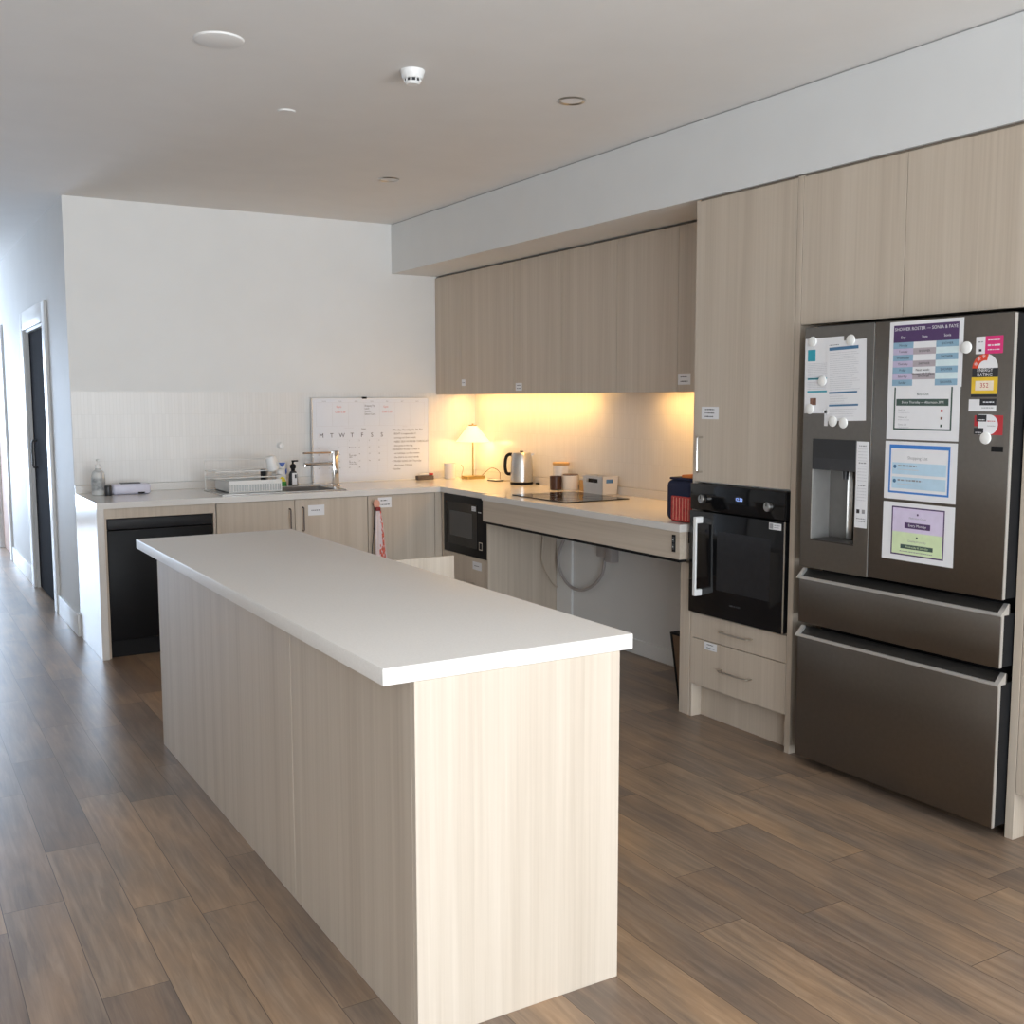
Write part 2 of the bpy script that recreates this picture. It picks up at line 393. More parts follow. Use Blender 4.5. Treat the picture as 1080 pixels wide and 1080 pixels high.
# tiled splashbacks and skirtings
struct(MB().box(XL + .002, YB - .008, .97, XW, YB, 1.557, 'tile_back').build('wall_back_tiles', loc=(0, 0, .97 - .1475)))
struct(MB().box(XW - .008, 3.84, .97, XW, YB - .008, 1.557, 'tile_right').build('wall_right_tiles', loc=(0, 0, .97 - .1475)))
S('baseboard_right', XWL - .014, 3.905, 0, XWL, 5.62, .09, 'trim', .003)
S('trim_2', XWL - .016, 5.62, 0, XWL, 5.795, .80, 'trim', .002)
w = MB()
w.box(XL - .016, YB + .002, 0, XL, 8.0, .14, 'trim', .003); w.box(XL - .016, 9.43, 0, XL, 10.86, .14, 'trim', .003); w.box(XL - .016, 12.16, 0, XL, YEND, .14, 'trim', .003)
struct(w.build('baseboard_hall', loc=(0, 0, 0)))
# doorways: architraves, linings, doors standing in the recess
def doorway(n, y0, y1, door_k, dy0, dy1):
    d = MB(); a = .155 if n == 1 else .11
    d.box(XL - .02, y0 - a, 0, XL - .0005, y0, 2.05 + .14, 'trim', .004); d.box(XL - .02, y1, 0, XL - .0005, y1 + a, 2.19, 'trim', .004); d.box(XL - .02, y0, 2.05, XL - .0005, y1, 2.19, 'trim', .004)
    d.box(XL, y1 - .02, 0, XL + .12, y1, 2.05, 'trim'); d.box(XL, y0, 0, XL + .12, y0 + .02, 2.05, 'trim'); d.box(XL, y0 + .02, 2.03, XL + .12, y1 - .02, 2.05, 'trim')
    struct(d.build('trim_%d' % (n + 2), loc=(0, 0, 0)))
    root = MB().box(XL + .022, dy0, .006, XL + .062, dy1, 2.028, door_k, .002, 1).build('door_%d' % n, loc=(0, 0, 0)); struct(root)
    return root
d1 = doorway(1, 8.16, 9.27, 'door_dark', 8.182, 9.248)
hd = MB()
hd.tube([(XL + .022, 9.08, .98), (XL - .004, 9.08, .98), (XL - .010, 9.08, 1.0), (XL - .010, 9.08, 1.17), (XL - .004, 9.08, 1.19), (XL + .022, 9.08, 1.19)], .008, 'graphite', smooth=False)
hd.build('door_handle', d1)
doorway(2, 11.02, 12.0, 'door_wood', 11.042, 11.978)

# ------------------------------------------------------------------ ceiling fittings
o = MB().lathe([(0, 0), (.07, 0), (.083, .004), (.086, .010), (0, .010)], (1.107, 3.84, ZC - .010), 'ceil').build('ceiling_speaker')
tag(o, 'round flush white ceiling speaker cover, the largest disc on the ceiling', 'speaker')
t = thing('smoke_detector', (1.841, 3.82, ZC), 'white smoke detector standing proud of the ceiling', 'smoke detector')
MB().lathe([(0, -.032), (.036, -.032), (.04, -.028), (.047, -.004), (.047, 0), (0, 0)], (1.841, 3.82, ZC), 'white').build('body', t)
g = MB()
g.cyl((1.841, 3.82, ZC - .038), .03, .010, 'ink', seg=24)
for i in range(10):
    a = 2 * PI * i / 10; g.box(-.0025, .027, -.043, .0025, .033, -.031, 'white', mtx=Matrix.Translation((1.841, 3.82, ZC)) @ Matrix.Rotation(a, 4, 'Z'))
g.build('vent_ring', t)
MB().lathe([(0, -.052), (.024, -.052), (.032, -.043), (0, -.043)], (1.841, 3.82, ZC), 'white').build('sensor_cap', t)
o = MB().lathe([(0, 0), (.036, 0), (.04, .006), (0, .006)], (1.616, 4.616, ZC - .006), 'ceil').build('sprinkler_cover')
tag(o, 'small flat round cover plate set in the ceiling beyond the speaker', 'ceiling cover')
for (x, y, lab) in ((2.595, 3.851, 'round recessed downlight with silver rim, the nearer one by the bulkhead'), (2.597, 5.716, 'round recessed downlight with silver rim, the farther one near the back wall')):
    t = thing('downlight', (x, y, ZC), lab, 'downlight', 'recessed ceiling downlights')
    MB().lathe([(.046, -.001), (.056, -.006), (.062, 0), (.062, .0)], (x, y, ZC), 'steel').build('rim', t)
    MB().lathe([(0, -.0015), (.046, -.0015), (.046, 0), (0, 0)], (x, y, ZC), 'white').build('lens', t)

# ------------------------------------------------------------------ handles, stickers
def bar_handle_x(parent, x, y0, z0, y1, z1, name='handle', k='nickel', r=.0045, out=.03):
    p, q = Vector((x, y0, z0)), Vector((x, y1, z1)); d = Vector((-out, 0, 0)); e = (q - p).normalized() * .006
    return MB().tube([p, p + d * .8, p + d + e, q + d - e, q + d * .8, q], r, k, smooth=False).build(name, parent)
def bar_handle_y(parent, y, x, z0, z1, k='bronze', r=.0045, out=.03):
    p, q = Vector((x, y, z0)), Vector((x, y, z1)); d = Vector((0, -out, 0)); e = Vector((0, 0, .006))
    return MB().tube([p, p + d * .8, p + d + e, q + d - e, q + d * .8, q], r, k, smooth=False).build('handle', parent)
def sticker(parent, fr, w, h, rows, name='label_sticker'):
    s = MB(fr); s.rect(0, 0, w, h, .0002, 'paper')
    for i in range(rows):
        v = h * (1 - (i + .75) / (rows + .5)); s.squiggle(w * .2, w * random.uniform(.65, .85), v, h * .09, .0007, 'ink')
    return s.build(name, parent)

# ------------------------------------------------------------------ island
IX0, IX1, IY0, IY1, IZ, IT = .9376, 1.6314, 2.1314, 4.72, .9105, .87
BX0, BX1, BY0, BY1 = 1.0157, 1.592, 2.134, 4.69
t = thing('island_cabinet', ((BX0 + BX1) / 2, (BY0 + BY1) / 2, 0), 'pale oak island cabinet in the middle of the floor', 'cabinet')
B('end_panel', t, BX0, BY0, 0, BX1, BY0 + .018, IT, 'wood')
B('end_panel', t, BX0, BY1 - .018, 0, BX1, BY1, IT, 'wood')
B('back_panel', t, BX0, BY0 + .0185, 0, BX0 + .018, 2.979, IT, 'wood', .0012)
B('back_panel', t, BX0, 2.9825, 0, BX0 + .018, BY1 - .0185, IT, 'wood', .0012)
w = MB()
w.box(BX0 + .02, BY0 + .02, .09, BX1 - .022, BY1 - .02, .106, 'dwhite')
for y in (2.56, 3.5, 4.0): w.box(BX0 + .02, y - .008, .106, BX1 - .022, y + .008, IT, 'dwhite')
w.box(BX0 + .02, 3.508, .47, BX1 - .05, 3.992, .486, 'dwhite')
w.box(BX0 + .02, BY0 + .02, IT - .016, BX1 - .022, BY1 - .02, IT - .0005, 'dwhite')
w.build('carcass', t)
B('kickboard', t, BX1 - .07, BY0 + .02, 0, BX1 - .055, BY1 - .02, .088, 'wood')
for y0, y1 in ((2.156, 2.558), (2.562, 3.028), (3.032, 3.498), (4.002, 4.668)):
    d = B('door', t, BX1 - .02, y0, .10, BX1 - .002, y1, .845, 'wood')
    MB().tube([(BX1 - .002, y1 - .05, .68), (BX1 + .026, y1 - .05, .68), (BX1 + .026, y1 - .05, .82), (BX1 - .002, y1 - .05, .82)], .0045, 'nickel', smooth=False).build('handle', d)
d = B('door', t, BX1 + .004, 3.992, .10, 2.095, 4.010, .842, 'wood')
d['label'] = 'open island door standing square to the cabinet'
MB().tube([(2.045, 4.010, .68), (2.045, 4.038, .68), (2.045, 4.038, .82), (2.045, 4.010, .82)], .0045, 'nickel', smooth=False).build('handle', d)
MB().cyl((2.04, 3.9915, .70), .004, .002, 'steel', 'Y', 12).build('screw', d)
o = MB().box(IX0, IY0, IT + .0004, IX1, IY1, IZ, 'honed', .0025, 2).build('island_worktop')
tag(o, 'long off-white stone worktop lying on the oak island', 'worktop')

# ------------------------------------------------------------------ L-shaped bench along the back and right walls
SX0, SX1, SY0, SY1 = 2.235, 2.575, 6.545, 6.885    # sink bowl cut-out
w = MB()
Z0, Z1 = CT, CZ
for a in ((XL + .001, YC, SX0, YB - .001), (SX1, YC, XW - .001, YB - .001), (SX0, YC, SX1, SY0), (SX0, SY1, SX1, YB - .001)):
    w.box(a[0], a[1], Z0, a[2], a[3], Z1, 'stone')
w.box(XC, 5.75, Z0, XW - .001, YC, Z1, 'stone')
w.box(3.212, 3.848, Z0, XW - .001, 5.75, Z1, 'stone', .002, 1)
top = w.build('kitchen_worktop')
tag(top, 'off-white stone worktop running in an L along the tiled walls', 'worktop')
B('waterfall_end', top, XL + .001, YC, 0, XL + .041, YB - .001, CT, 'stone', .0015)
w = MB(); w.box(XL + .001, YB - .018, CZ, XW - .018, YB - .0085, .968, 'stone', .001, 1); w.box(XW - .018, 3.848, CZ, XW - .0085, YB - .018, .968, 'stone', .001, 1)
w.build('upstand', top)
ap = MB().box(3.216, 3.852, .752, 3.234, 5.742, CT, 'woodh', .0008, 1).box(3.2342, 3.852, .752, 3.2675, 3.868, CT, 'woodh').box(3.2342, 5.726, .752, 3.2675, 5.742, CT, 'woodh').build('apron', top)
sw = MB(on_x(3.216, 3.905, .785)); sw.box(0, 0, 0, .024, .082, .004, 'black', .001, 1)
for v in (.012, .046): sw.box(.004, v, .004, .02, v + .026, .007, 'graphite', .001, 1); sw.rect(.009, v + .010, .015, v + .016, .007, 'white')
sw.build('height_switch', ap)
w = MB(); w.box(3.218, 3.856, .738, 3.262, 5.738, .7515, 'black'); w.box(3.40, 3.90, .80, 3.46, 5.70, CT, 'graphite'); w.build('lift_rail', top)

# post beside the tall cabinet
o = MB().box(XF, 3.833, 0, 3.80, 3.904, .734, 'wood', .001, 1).build('bench_end_post')
tag(o, 'narrow oak end post under the bench beside the oven cabinet', 'panel')

# ------------------------------------------------------------------ base cabinets under the back bench
YFR = YC + .02
def base_cab(name, x0, x1, label, doors, extra=None):
    t = thing(name, ((x0 + x1) / 2, YFR + .3, 0), label, 'cabinet', 'base cabinets under the back bench')
    w = MB(); 
    for xx in (x0, x1 - .016): w.box(xx, YFR + .020, .1, xx + .016, YB - .002, CT - .001, 'dwhite')
    w.box(x0 + .016, YFR + .02, .1, x1 - .016, YB - .002, .116, 'dwhite'); w.box(x0 + .016, YB - .012, .116, x1 - .016, YB - .002, CT - .001, 'dwhite')
    w.build('carcass', t)
    B('kickboard', t, x0, YFR + .05, 0, x1, YFR + .065, .099, 'wood')
    for a, b, hx, z0, z1 in doors:
        d = B('door', t, a, YFR, .104, b, YFR + .018, .878, 'wood')
        if hx: bar_handle_y(d, YFR, hx, z0, z1)
        yield t, d
sink_cab = list(base_cab('sink_cabinet', 1.752, 2.741, 'oak base cabinet with two doors beneath the sink', [(1.754, 2.2445, 2.211, .69, .822), (2.2485, 2.739, 2.296, .68, .828)]))
sticker(sink_cab[1][1], on_y(2.334, YFR, .772), .109, .066, 1)
corner = list(base_cab('corner_cabinet', 2.742, 3.262, 'oak corner base cabinet with the tea towel on its door', [(2.744, 3.229, 2.782, .66, .82)]))
sticker(corner[0][1], on_y(2.815, YFR, .796), .096, .068, 2)
B('filler', corner[0][0], 3.2325, YFR + .001, .0, 3.2815, YFR + .019, .880, 'wood')
# rail over the dishwasher and filler beside it
t = thing('dishwasher_surround', (1.43, YFR + .1, 0), 'oak rail and filler strip framing the black dishwasher', 'panel')
B('rail', t, XL + .043, YFR, .822, 1.7475, YFR + .018, CT - .001, 'wood')
B('filler', t, 1.7335, YFR, .0, 1.7475, YFR + .40, .8215, 'wood')
B('filler', t, XL + .043, YFR, .0, 1.118, YFR + .40, .8215, 'wood')
# dishwasher
t = thing('dishwasher', (1.427, 6.75, 0), 'black built-in dishwasher at the end of the back bench', 'dishwasher')
B('body', t, 1.122, YFR + .05, .02, 1.730, YB - .04, .815, 'black')
B('control_panel', t, 1.122, YFR + .006, .755, 1.730, YFR + .048, .818, 'soft_black', .006, 2)
B('door', t, 1.122, YFR + .008, .105, 1.730, YFR + .048, .751, 'black_gloss', .004, 2)
B('kick_plate', t, 1.122, YFR + .034, .0, 1.730, YFR + .046, .10, 'black')

# ------------------------------------------------------------------ microwave column
XM = 3.284
t = thing('microwave_cabinet', (3.6, 6.1, 0), 'oak column cabinet holding the microwave in the corner', 'cabinet')
B('side_panel', t, XM, 5.80, 0, XWL - .002, 5.818, CT - .001, 'wood')
w = MB(); w.box(XM + .02, 5.82, .47, XW - .06, 6.40, .488, 'dwhite'); w.box(XM + .02, 6.404, .1, XW - .06, 6.42, CT - .001, 'dwhite'); w.box(XM + .02, 5.82, .1, XW - .06, 6.402, .116, 'dwhite'); w.build('carcass', t)
B('kickboard', t, XM + .05, 5.82, 0, XM + .065, 6.40, .098, 'wood')
B('filler', t, XM - .001, 6.398, .0, XM + .018, 6.432, CT - .001, 'wood')
dr = B('drawer', t, XM, 5.822, .104, XM + .018, 6.396, .488, 'wood')
bar_handle_x(dr, XM, 6.10, .318, 5.98, .318)
sticker(dr, on_x(XM, 6.0, .41), .118, .052, 1)
mw = thing('microwave', (3.6, 6.1, .49), 'black built-in microwave below the bench corner', 'microwave')
B('body', mw, XM + .02, 5.835, .4895, 3.80, 6.385, .862, 'black')
B('front_frame', mw, XM - .004, 5.812, .4905, XM + .019, 6.396, .876, 'black_gloss', .003, 2)
d = MB(on_x(XM - .004, 6.36, .545)); d.box(0, 0, 0, .435, .285, .0035, 'black_glass', .001, 1)
d = d.build('door', mw)
MB(on_x(XM - .0077, 6.30, .605)).box(0, 0, 0, .31, .165, .0008, 'mw_window').build('window', d)
s = MB(on_x(XM - .0077, 5.995, .79)); s.rect(0, 0, .055, .03, 0, 'paper'); s.squiggle(.006, .045, .02, .004, .0005, 'grey_ink'); s.squiggle(.006, .04, .01, .004, .0005, 'grey_ink'); s.build('rating_sticker', d)
MB(on_x(XM - .0042, 5.915, .775)).squiggle(.0, .04, .012, .007, .0004, 'white').build('logo', mw)
s = MB(on_x(XM - .0042, 5.908, .545)); s.outline(0, 0, .045, .05, .005, 0, 'silver'); s.build('door_button', mw)

# ------------------------------------------------------------------ oven tower
t = thing('oven_cabinet', (3.6, 3.51, 0), 'tall oak cabinet housing the wall oven', 'cabinet')
B('side_panel', t, XF + .002, 3.8135, 0, XW - .003, 3.8300, ZS - .006, 'wood')
B('side_panel', t, XF, 3.177, 0, XW - .003, 3.206, ZS - .006, 'wood')
w = MB()
w.box(XF + .03, 3.207, .5, XW - .003, 3.813, .508, 'dwhite'); w.box(XF + .03, 3.207, 1.118, XW - .003, 3.813, 1.134, 'dwhite'); w.box(XF + .03, 3.207, ZS - .02, XW - .003, 3.813, ZS - .006, 'dwhite'); w.box(XW - .02, 3.207, .1, XW - .003, 3.813, ZS - .02, 'dwhite')
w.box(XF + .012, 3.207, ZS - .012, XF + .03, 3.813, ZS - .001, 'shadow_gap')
w.build('carcass', t)
B('kickboard', t, XF + .06, 3.207, 0, XF + .075, 3.812, .155, 'wood')
up = B('door', t, XF, 3.2095, 1.126, XF + .018, 3.8245, ZS - .012, 'wood')
bar_handle_x(up, XF, 3.765, 1.17, 3.765, 1.33, k='silver', r=.005)
sticker(up, on_x(XF, 3.772, 1.413), .115, .056, 3)
for z0, z1, hz in ((.387, .505, .45), (.163, .3835, .27)):
    dr = B('drawer', t, XF, 3.2095, z0, XF + .018, 3.8245, z1, 'wood')
    bar_handle_x(dr, XF, 3.603, hz, 3.413, hz, r=.004)
    if z0 < .2: sticker(dr, on_x(XF, 3.725, .345), .085, .036, 2)
ov = thing('wall_oven', (3.55, 3.52, .51), 'black glass wall oven with upright bar handle, window glare painted white', 'oven')
B('body', ov, XF + .031, 3.235, .512, 3.85, 3.79, 1.11, 'black')
XO = XF - .02
B('front_panel', ov, XO + .004, 3.218, .995, XF + .030, 3.822, 1.117, 'black_glass', .004, 2)
d = B('door', ov, XO, 3.218, .512, XF + .030, 3.822, .990, 'black_glass', .004, 2)
MB(on_x(XO, 3.63, .64)).box(0, 0, 0, .335, .27, .0005, 'dark_window').build('window', d)
h = MB(on_x(XO, 3.745, .60)); h.box(0, 0, 0.0, .02, .03, .036, 'white', .002, 1); h.box(0, .337, 0, .02, .367, .036, 'white', .002, 1); h.box(0, 0, .034, .02, .367, .044, 'white', .002, 1)  # white stands in for the window mirrored in the steel bar
h.build('handle', d)
s = MB(on_x(XO, 3.305, .953)); s.rect(0, 0, .072, .028, .0, 'paper'); s.rect(.003, .003, .024, .025, .0005, 'grey_ink'); s.squiggle(.03, .066, .019, .004, .0005, 'grey_ink'); s.squiggle(.03, .06, .01, .004, .0005, 'grey_ink'); s.build('rating_sticker', d)
MB(on_x(XO, 3.507, .583)).squiggle(-.035, .035, 0, .008, .0003, 'graphite').build('logo', d)
for y in (3.729, 3.308):
    k = MB(); k.cyl((XO - .006, y, 1.048), .020, .022, 'steel', 'X', 32, bev=.003); k.box(XO - .0185, y - .002, 1.05, XO - .0165, y + .002, 1.066, 'black'); k.build('knob', ov)
MB(on_x(XO + .004, 3.497, 1.062)).rect(-.032, -.014, .032, .014, 0, 'black').text('12:30', 0, 0, .021, .0006, 'led_digit').build('clock_display', ov)
B('trim_strip', ov, XO - .001, 3.2155, .512, XO + .006, 3.2175, .990, 'silver', 0)

# ------------------------------------------------------------------ fridge surround
t = thing('over_fridge_cabinet', (3.6, 2.67, 1.806), 'oak cabinet with two plain doors above the fridge', 'cabinet')
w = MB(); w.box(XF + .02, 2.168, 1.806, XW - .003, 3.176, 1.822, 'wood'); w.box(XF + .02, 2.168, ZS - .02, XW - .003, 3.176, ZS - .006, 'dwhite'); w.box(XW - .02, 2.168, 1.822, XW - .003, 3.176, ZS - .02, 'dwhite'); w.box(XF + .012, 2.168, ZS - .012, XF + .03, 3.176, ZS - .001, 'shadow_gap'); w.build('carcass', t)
B('door', t, XF, 2.673, 1.803, XF + .018, 3.174, ZS - .012, 'wood')
B('door', t, XF, 2.169, 1.803, XF + .018, 2.670, ZS - .012, 'wood')
t = thing('pantry_cabinet', (3.6, 1.7, 0), 'tall oak cabinet at the right of the fridge', 'cabinet')
B('side_panel', t, XF, 2.135, 0, XW - .003, 2.166, ZS - .006, 'wood')
B('side_panel', t, XF, 1.20, 0, XW - .003, 1.222, ZS - .006, 'wood')
B('door', t, XF, 1.68, .165, XF + .018, 2.1325, ZS - .012, 'wood'); B('door', t, XF, 1.2245, .165, XF + .018, 1.677, ZS - .012, 'wood')
B('kickboard', t, XF + .06, 1.222, 0, XF + .075, 2.135, .16, 'wood')

# ------------------------------------------------------------------ fridge
FX, FY0, FY1 = 3.2, 2.169, 3.080
fr = thing('fridge', (3.55, 2.625, 0), 'dark stainless french door fridge covered in papers and magnets', 'fridge')
B('body', fr, FX + .118, 2.182, .03, 3.90, 3.068, 1.772, 'black', .004, 2)
B('hinge_cover', fr, FX + .03, 2.2, 1.772, FX + .2, 3.05, 1.79, 'black', .004, 2)
ld = MB(); ly0, ly1 = 2.739, FY1; ry0, ry1, rz0, rz1 = 2.806, 3.026, .942, 1.226
SK = .013
for a in ((ly0, ry0, .83, 1.784), (ry1, ly1, .83, 1.784), (ry0, ry1, .83, rz0), (ry0, ry1, 1.347, 1.784)): ld.box(FX, a[0], a[2], FX + SK, a[1], a[3], 'fridge', 0)
for a in ((ly0 + .003, ry0, .833, 1.781), (ry1, ly1 - .003, .833, 1.781), (ry0, ry1, .833, rz0), (ry0, ry1, 1.347, 1.781)): ld.box(FX + SK, a[0], a[2], FX + .112, a[1], a[3], 'black', 0)
ld.box(FX + .0005, ly0 - .0012, .832, FX + SK, ly0, 1.782, 'lip')  # pale strip paints the glint along the door edge
ldo = ld.build('door', fr)
def skin_door(name, y0, y1, z0, z1):
    return MB().box(FX, y0, z0, FX + SK, y1, z1, 'fridge', .0035, 2).box(FX + SK, y0 + .003, z0 + .003, FX + .112, y1 - .003, z1 - .003, 'black').box(FX - .0002, y0 - .0008, z0 + .002, FX + SK, y0 + .0022, z1 - .002, 'lip').build(name, fr)  # last box: pale strip painting the light caught by the right edge
dp = MB(); dp.box(FX - .001, ry0, rz1, FX + .112, ry1, 1.347, 'disp_dk', .002, 1); dp.box(FX + .10, ry0, rz0, FX + .112, ry1, rz1, 'fridge_dk')
dp.box(FX + .001, ry1 - .003, rz0, FX + .10, ry1, rz1, 'lip'); dp.box(FX + .002, ry0, rz0, FX + .10, ry0 + .003, rz1, 'fridge_dk'); dp.box(FX - .001, ry0, rz0, FX + .10, ry1, rz0 + .006, 'fridge_dk')  # left inner wall in paler steel, painting the window light on it
dp.box(FX - .0018, ry0 + .01, rz1 + .002, FX - .0008, ry1 - .01, rz1 + .045, 'graphite')
dpo = dp.build('water_dispenser', ldo)
dp = MB(); dp.cyl((FX + .05, 2.90, rz1 - .018), .012, .036, 'graphite', seg=16); dp.box(FX + .084, 2.89, rz0 + .01, FX + .0995, 2.92, rz1 - .004, 'steel', .004, 2)
dp.build('dispenser_lever', ldo)
rd = skin_door('door', FY0, 2.735, .833, 1.784)
for z0, z1 in ((.60, .786), (.042, .548)):
    dr = skin_door('drawer', FY0, FY1, z0, z1)
    h = MB()
    R = frame((0, FY0, 0), (1, 0, 0), (0, 0, 1), (0, -1, 0))
    h.prism([(FX - .001, z1 - .004), (FX + .045, z1 - .004), (FX + .045, z1 + .03), (FX + .036, z1 + .03)], -(FY1 - FY0) + .0, 0, 'fridge_dk', R)
    h.prism([(FX - .013, z1 - .006), (FX + .001, z1 - .006), (FX + .001, z1 + .004), (FX - .004, z1 + .004), (FX - .013, z1 - .003)], -(FY1 - FY0) - .004, .006, 'lip', R)
    for y0, y1 in ((FY0 - .0062, FY0 + .012), (FY1 - .014, FY1 + .0042)):
        h.prism([(FX - .0135, z1 - .004), (FX + .03, z1 - .004), (FX + .03, z1 + .034), (FX + .026, z1 + .034)], -(y1 - FY0), -(y0 - FY0), 'lip', R)
    h.build('handle', dr)
# energy and feature stickers on the right door (children of the door)
k_ = FX / 3.157
def fz(z): return 1.5043 + (z - 1.5043) * k_
def F(y, z): return on_x(FX - .0002, y * k_, fz(z))
s = MB(F(2.279, 1.651)); s.rect(0, 0, .035, .057, 0, 'paper'); s.rect(.035, .0, .101, .058, 0, 'pink'); s.squiggle(.008, .026, .04, .004, .0005, 'grey_ink'); s.rect(.012, .008, .022, .016, .0005, 'ink'); s.squiggle(.045, .09, .045, .003, .0005, 'paper'); s.squiggle(.045, .09, .028, .006, .0005, 'paper'); s.squiggle(.045, .09, .013, .003, .0005, 'paper')
s.build('feature_sticker', rd)
s = MB(F(2.289, 1.519)); arc = lambda a0, a1, r, n=14: [(.048 + r * math.cos(a0 + (a1 - a0) * i / n), .086 + r * math.sin(a0 + (a1 - a0) * i / n)) for i in range(n + 1)]
s.prism(arc(0, PI, .048), 0, .0004, 'paper'); s.prism(arc(PI * .42, PI, .048) + arc(PI, PI * .42, .026), .0004, .0008, 'red')
for a in (.55, .72, .9): s.text('\u2605' if False else '*', .048 + .037 * math.cos(PI * a), .083 + .037 * math.sin(PI * a), .03, .0009, 'paper')
s.rect(0, .056, .097, .086, 0, 'ink'); s.text('ENERGY', .048, .079, .016, .0005, 'paper'); s.text('RATING', .048, .064, .016, .0005, 'paper')
s.rect(-.001, .0, .097, .056, 0, 'yellow'); s.rect(.014, .012, .082, .044, .0005, 'cream'); s.text('352', .048, .028, .022, .0010, 'red2'); s.rect(-.001, -.010, .095, -.001, 0, 'ink')
s.build('energy_sticker', rd)
s = MB(F(2.297, 1.462)); s.rect(0, 0, .104, .04, 0, 'paper'); s.rect(.042, .02, .104, .042, .0003, 'ink'); s.squiggle(.055, .095, .031, .004, .0008, 'paper'); s.squiggle(.05, .095, .012, .003, .0005, 'grey_ink'); s.build('scan_sticker', rd)
s = MB(F(2.273, 1.385)); s.rect(0, .028, .03, .064, 0, 'red2'); s.rect(.05, 0, .107, .065, 0, 'red2')
s.prism([(.055 + .034 * math.cos(a * PI / 12), .034 + .034 * math.sin(a * PI / 12)) for a in range(-6, 7)] + [(.016, .068), (.016, 0)], .0004, .0008, 'paper')
s.rect(.008, .044, .046, .066, .0008, 'ink'); s.rect(.0, .001, .036, .022, .0008, 'ink'); s.squiggle(.014, .04, .05, .003, .0013, 'paper'); s.squiggle(.006, .03, .007, .003, .0013, 'paper'); s.squiggle(.05, .08, .046, .003, .001, 'red2'); s.squiggle(.05, .08, .03, .002, .001, 'grey_ink')
s.build('warranty_sticker', rd)
s = MB(F(2.206, 1.330)); s.rect(0, 0, .044, .018, 0, 'black'); s.build('badge', rd)
s = MB(F(2.766, 1.022)); s.rect(0, 0, .058, .328, 0, 'paper')
for v, n in ((.30, 5), (.235, 6), (.15, 5)):
    s.squiggle(.012, .046, v + .012, .005, .0005, 'grey_ink')
    for i in range(n): s.squiggle(.008, .05, v - i * .011, .0028, .0005, 'pale_ink')
s.rect(.008, .055, .022, .07, .0005, 'ink'); s.rect(.034, .055, .048, .07, .0005, 'grey_ink'); s.squiggle(.008, .05, .035, .004, .0005, 'grey_ink'); s.squiggle(.008, .05, .025, .004, .0005, 'grey_ink')
s.build('instruction_strip', ldo)

# ------------------------------------------------------------------ papers and magnets on the fridge
PX = .0012
def paper_at(y, z, name, w, h, lift=0., rot=0.):
    return MB(on_x(FX - .0006 - lift, y * k_, fz(z)) @ Matrix.Rotation(rot, 4, 'Z'))
# bins sheet (behind), roster over its head
s = paper_at(2.632, 1.359, '', .3, .22); W, H = .305, .20
s.rect(0, 0, W, H + .09, 0, 'paper'); s.outline(.03, .035, W - .03, H + .06, .006, .0005, 'green_dk')
s.text('Bins Out', W / 2, .163, .014, .0006, 'green_dk'); s.rect(.04, .122, W - .045, .146, .0005, 'green_dk'); s.text('Every Thursday \u2014 Afternoon 3PM', W / 2, .134, .0125, .001, 'paper')
for i, l in enumerate(('Red Lid', 'Yellow Lid', 'Green Lid')):
    v = .106 - i * .026; s.text(l, .05, v, .009, .0006, 'grey_ink', 'LEFT'); s.squiggle(.05, .1, v - .009, .003, .0005, 'pale_ink'); s.rect(W - .075, v - .006, W - .067, v + .003, .0005, ('red2', 'brown_img', 'green_dk')[i])
tag(s.build('bin_day_sheet'), 'white sheet with dark green frame hanging under the shower roster', 'paper')
s = paper_at(2.63, 1.544, '', .3, .235, .0016); W, H = .308, .235
s.rect(0, 0, W, H, 0, 'paper'); c0, c1, c2, c3 = .018, .105, .2, .29
s.rect(c0, .161, c3, .222, .0005, 'purple'); s.text('SHOWER ROSTER \u2014 SONIA & FAYE', (c0 + c3) / 2, .207, .0165, .001, 'paper')
for l, u in (('Day', .06), ('Faye', .152), ('Sonia', .245)): s.text(l, u, .178, .013, .001, 'paper')
days = ('Monday', 'Tuesday', 'Wednesday', 'Thursday', 'Friday', 'Saturday', 'Sunday'); rh = .0222
for i, dname in enumerate(days):
    v0 = .161 - (i + 1) * rh; v1 = v0 + rh; vm = (v0 + v1) / 2
    s.rect(c0, v0, c1, v1, .0005, 'blue_cell' if i % 2 == 0 else 'lav'); s.text(dname, (c0 + c1) / 2, vm, .0115, .001, 'ink')
    if i % 2: s.rect(c1, v0, c2, v1, .0005, 'grey_cell'); s.text('SHOWER', (c1 + c2) / 2, vm, .0115, .001, 'ink'); s.rect(c2, v0, c3, v1, .0005, 'pale_aqua')
    else: s.rect(c2, v0, c3, v1, .0005, 'blue_cell'); s.text('SHOWER', (c2 + c3) / 2, vm, .0115, .001, 'ink')
s.text('Next week:', .148, .061, .0125, .0015, 'ink'); s.text('Shower @ 7:30pm', .15, .047, .0125, .0015, 'ink')
tag(s.build('shower_roster'), 'purple headed shower roster at the top of the right fridge door', 'paper')
s = paper_at(2.634, 1.144, '', .3, .21); W, H = .306, .211
s.rect(0, 0, W, H, 0, 'paper'); s.outline(.02, .022, W - .028, H - .012, .007, .0005, 'blue'); s.rect(.02, H - .026, W - .028, H - .012, .0006, 'blue')
s.text('Shopping List', W / 2 - .01, .152, .016, .0006, 'grey_ink')
for i in range(2):
    v = .092 - i * .052; s.rect(.035, v, W - .042, v + .042, .0004, 'pale_blue'); s.cyl((.046, v + .027, .0006), .007, .0006, 'navy_line', seg=16)
    s.squiggle(.06, .14 if i == 0 else .165, v + .031, .006, .0009, 'grey_ink'); s.squiggle(.06, .15, v + .017, .003, .0009, 'pale_ink')
tag(s.build('shopping_list_sheet'), 'white sheet with bright blue frame, third one down the right fridge door', 'paper')
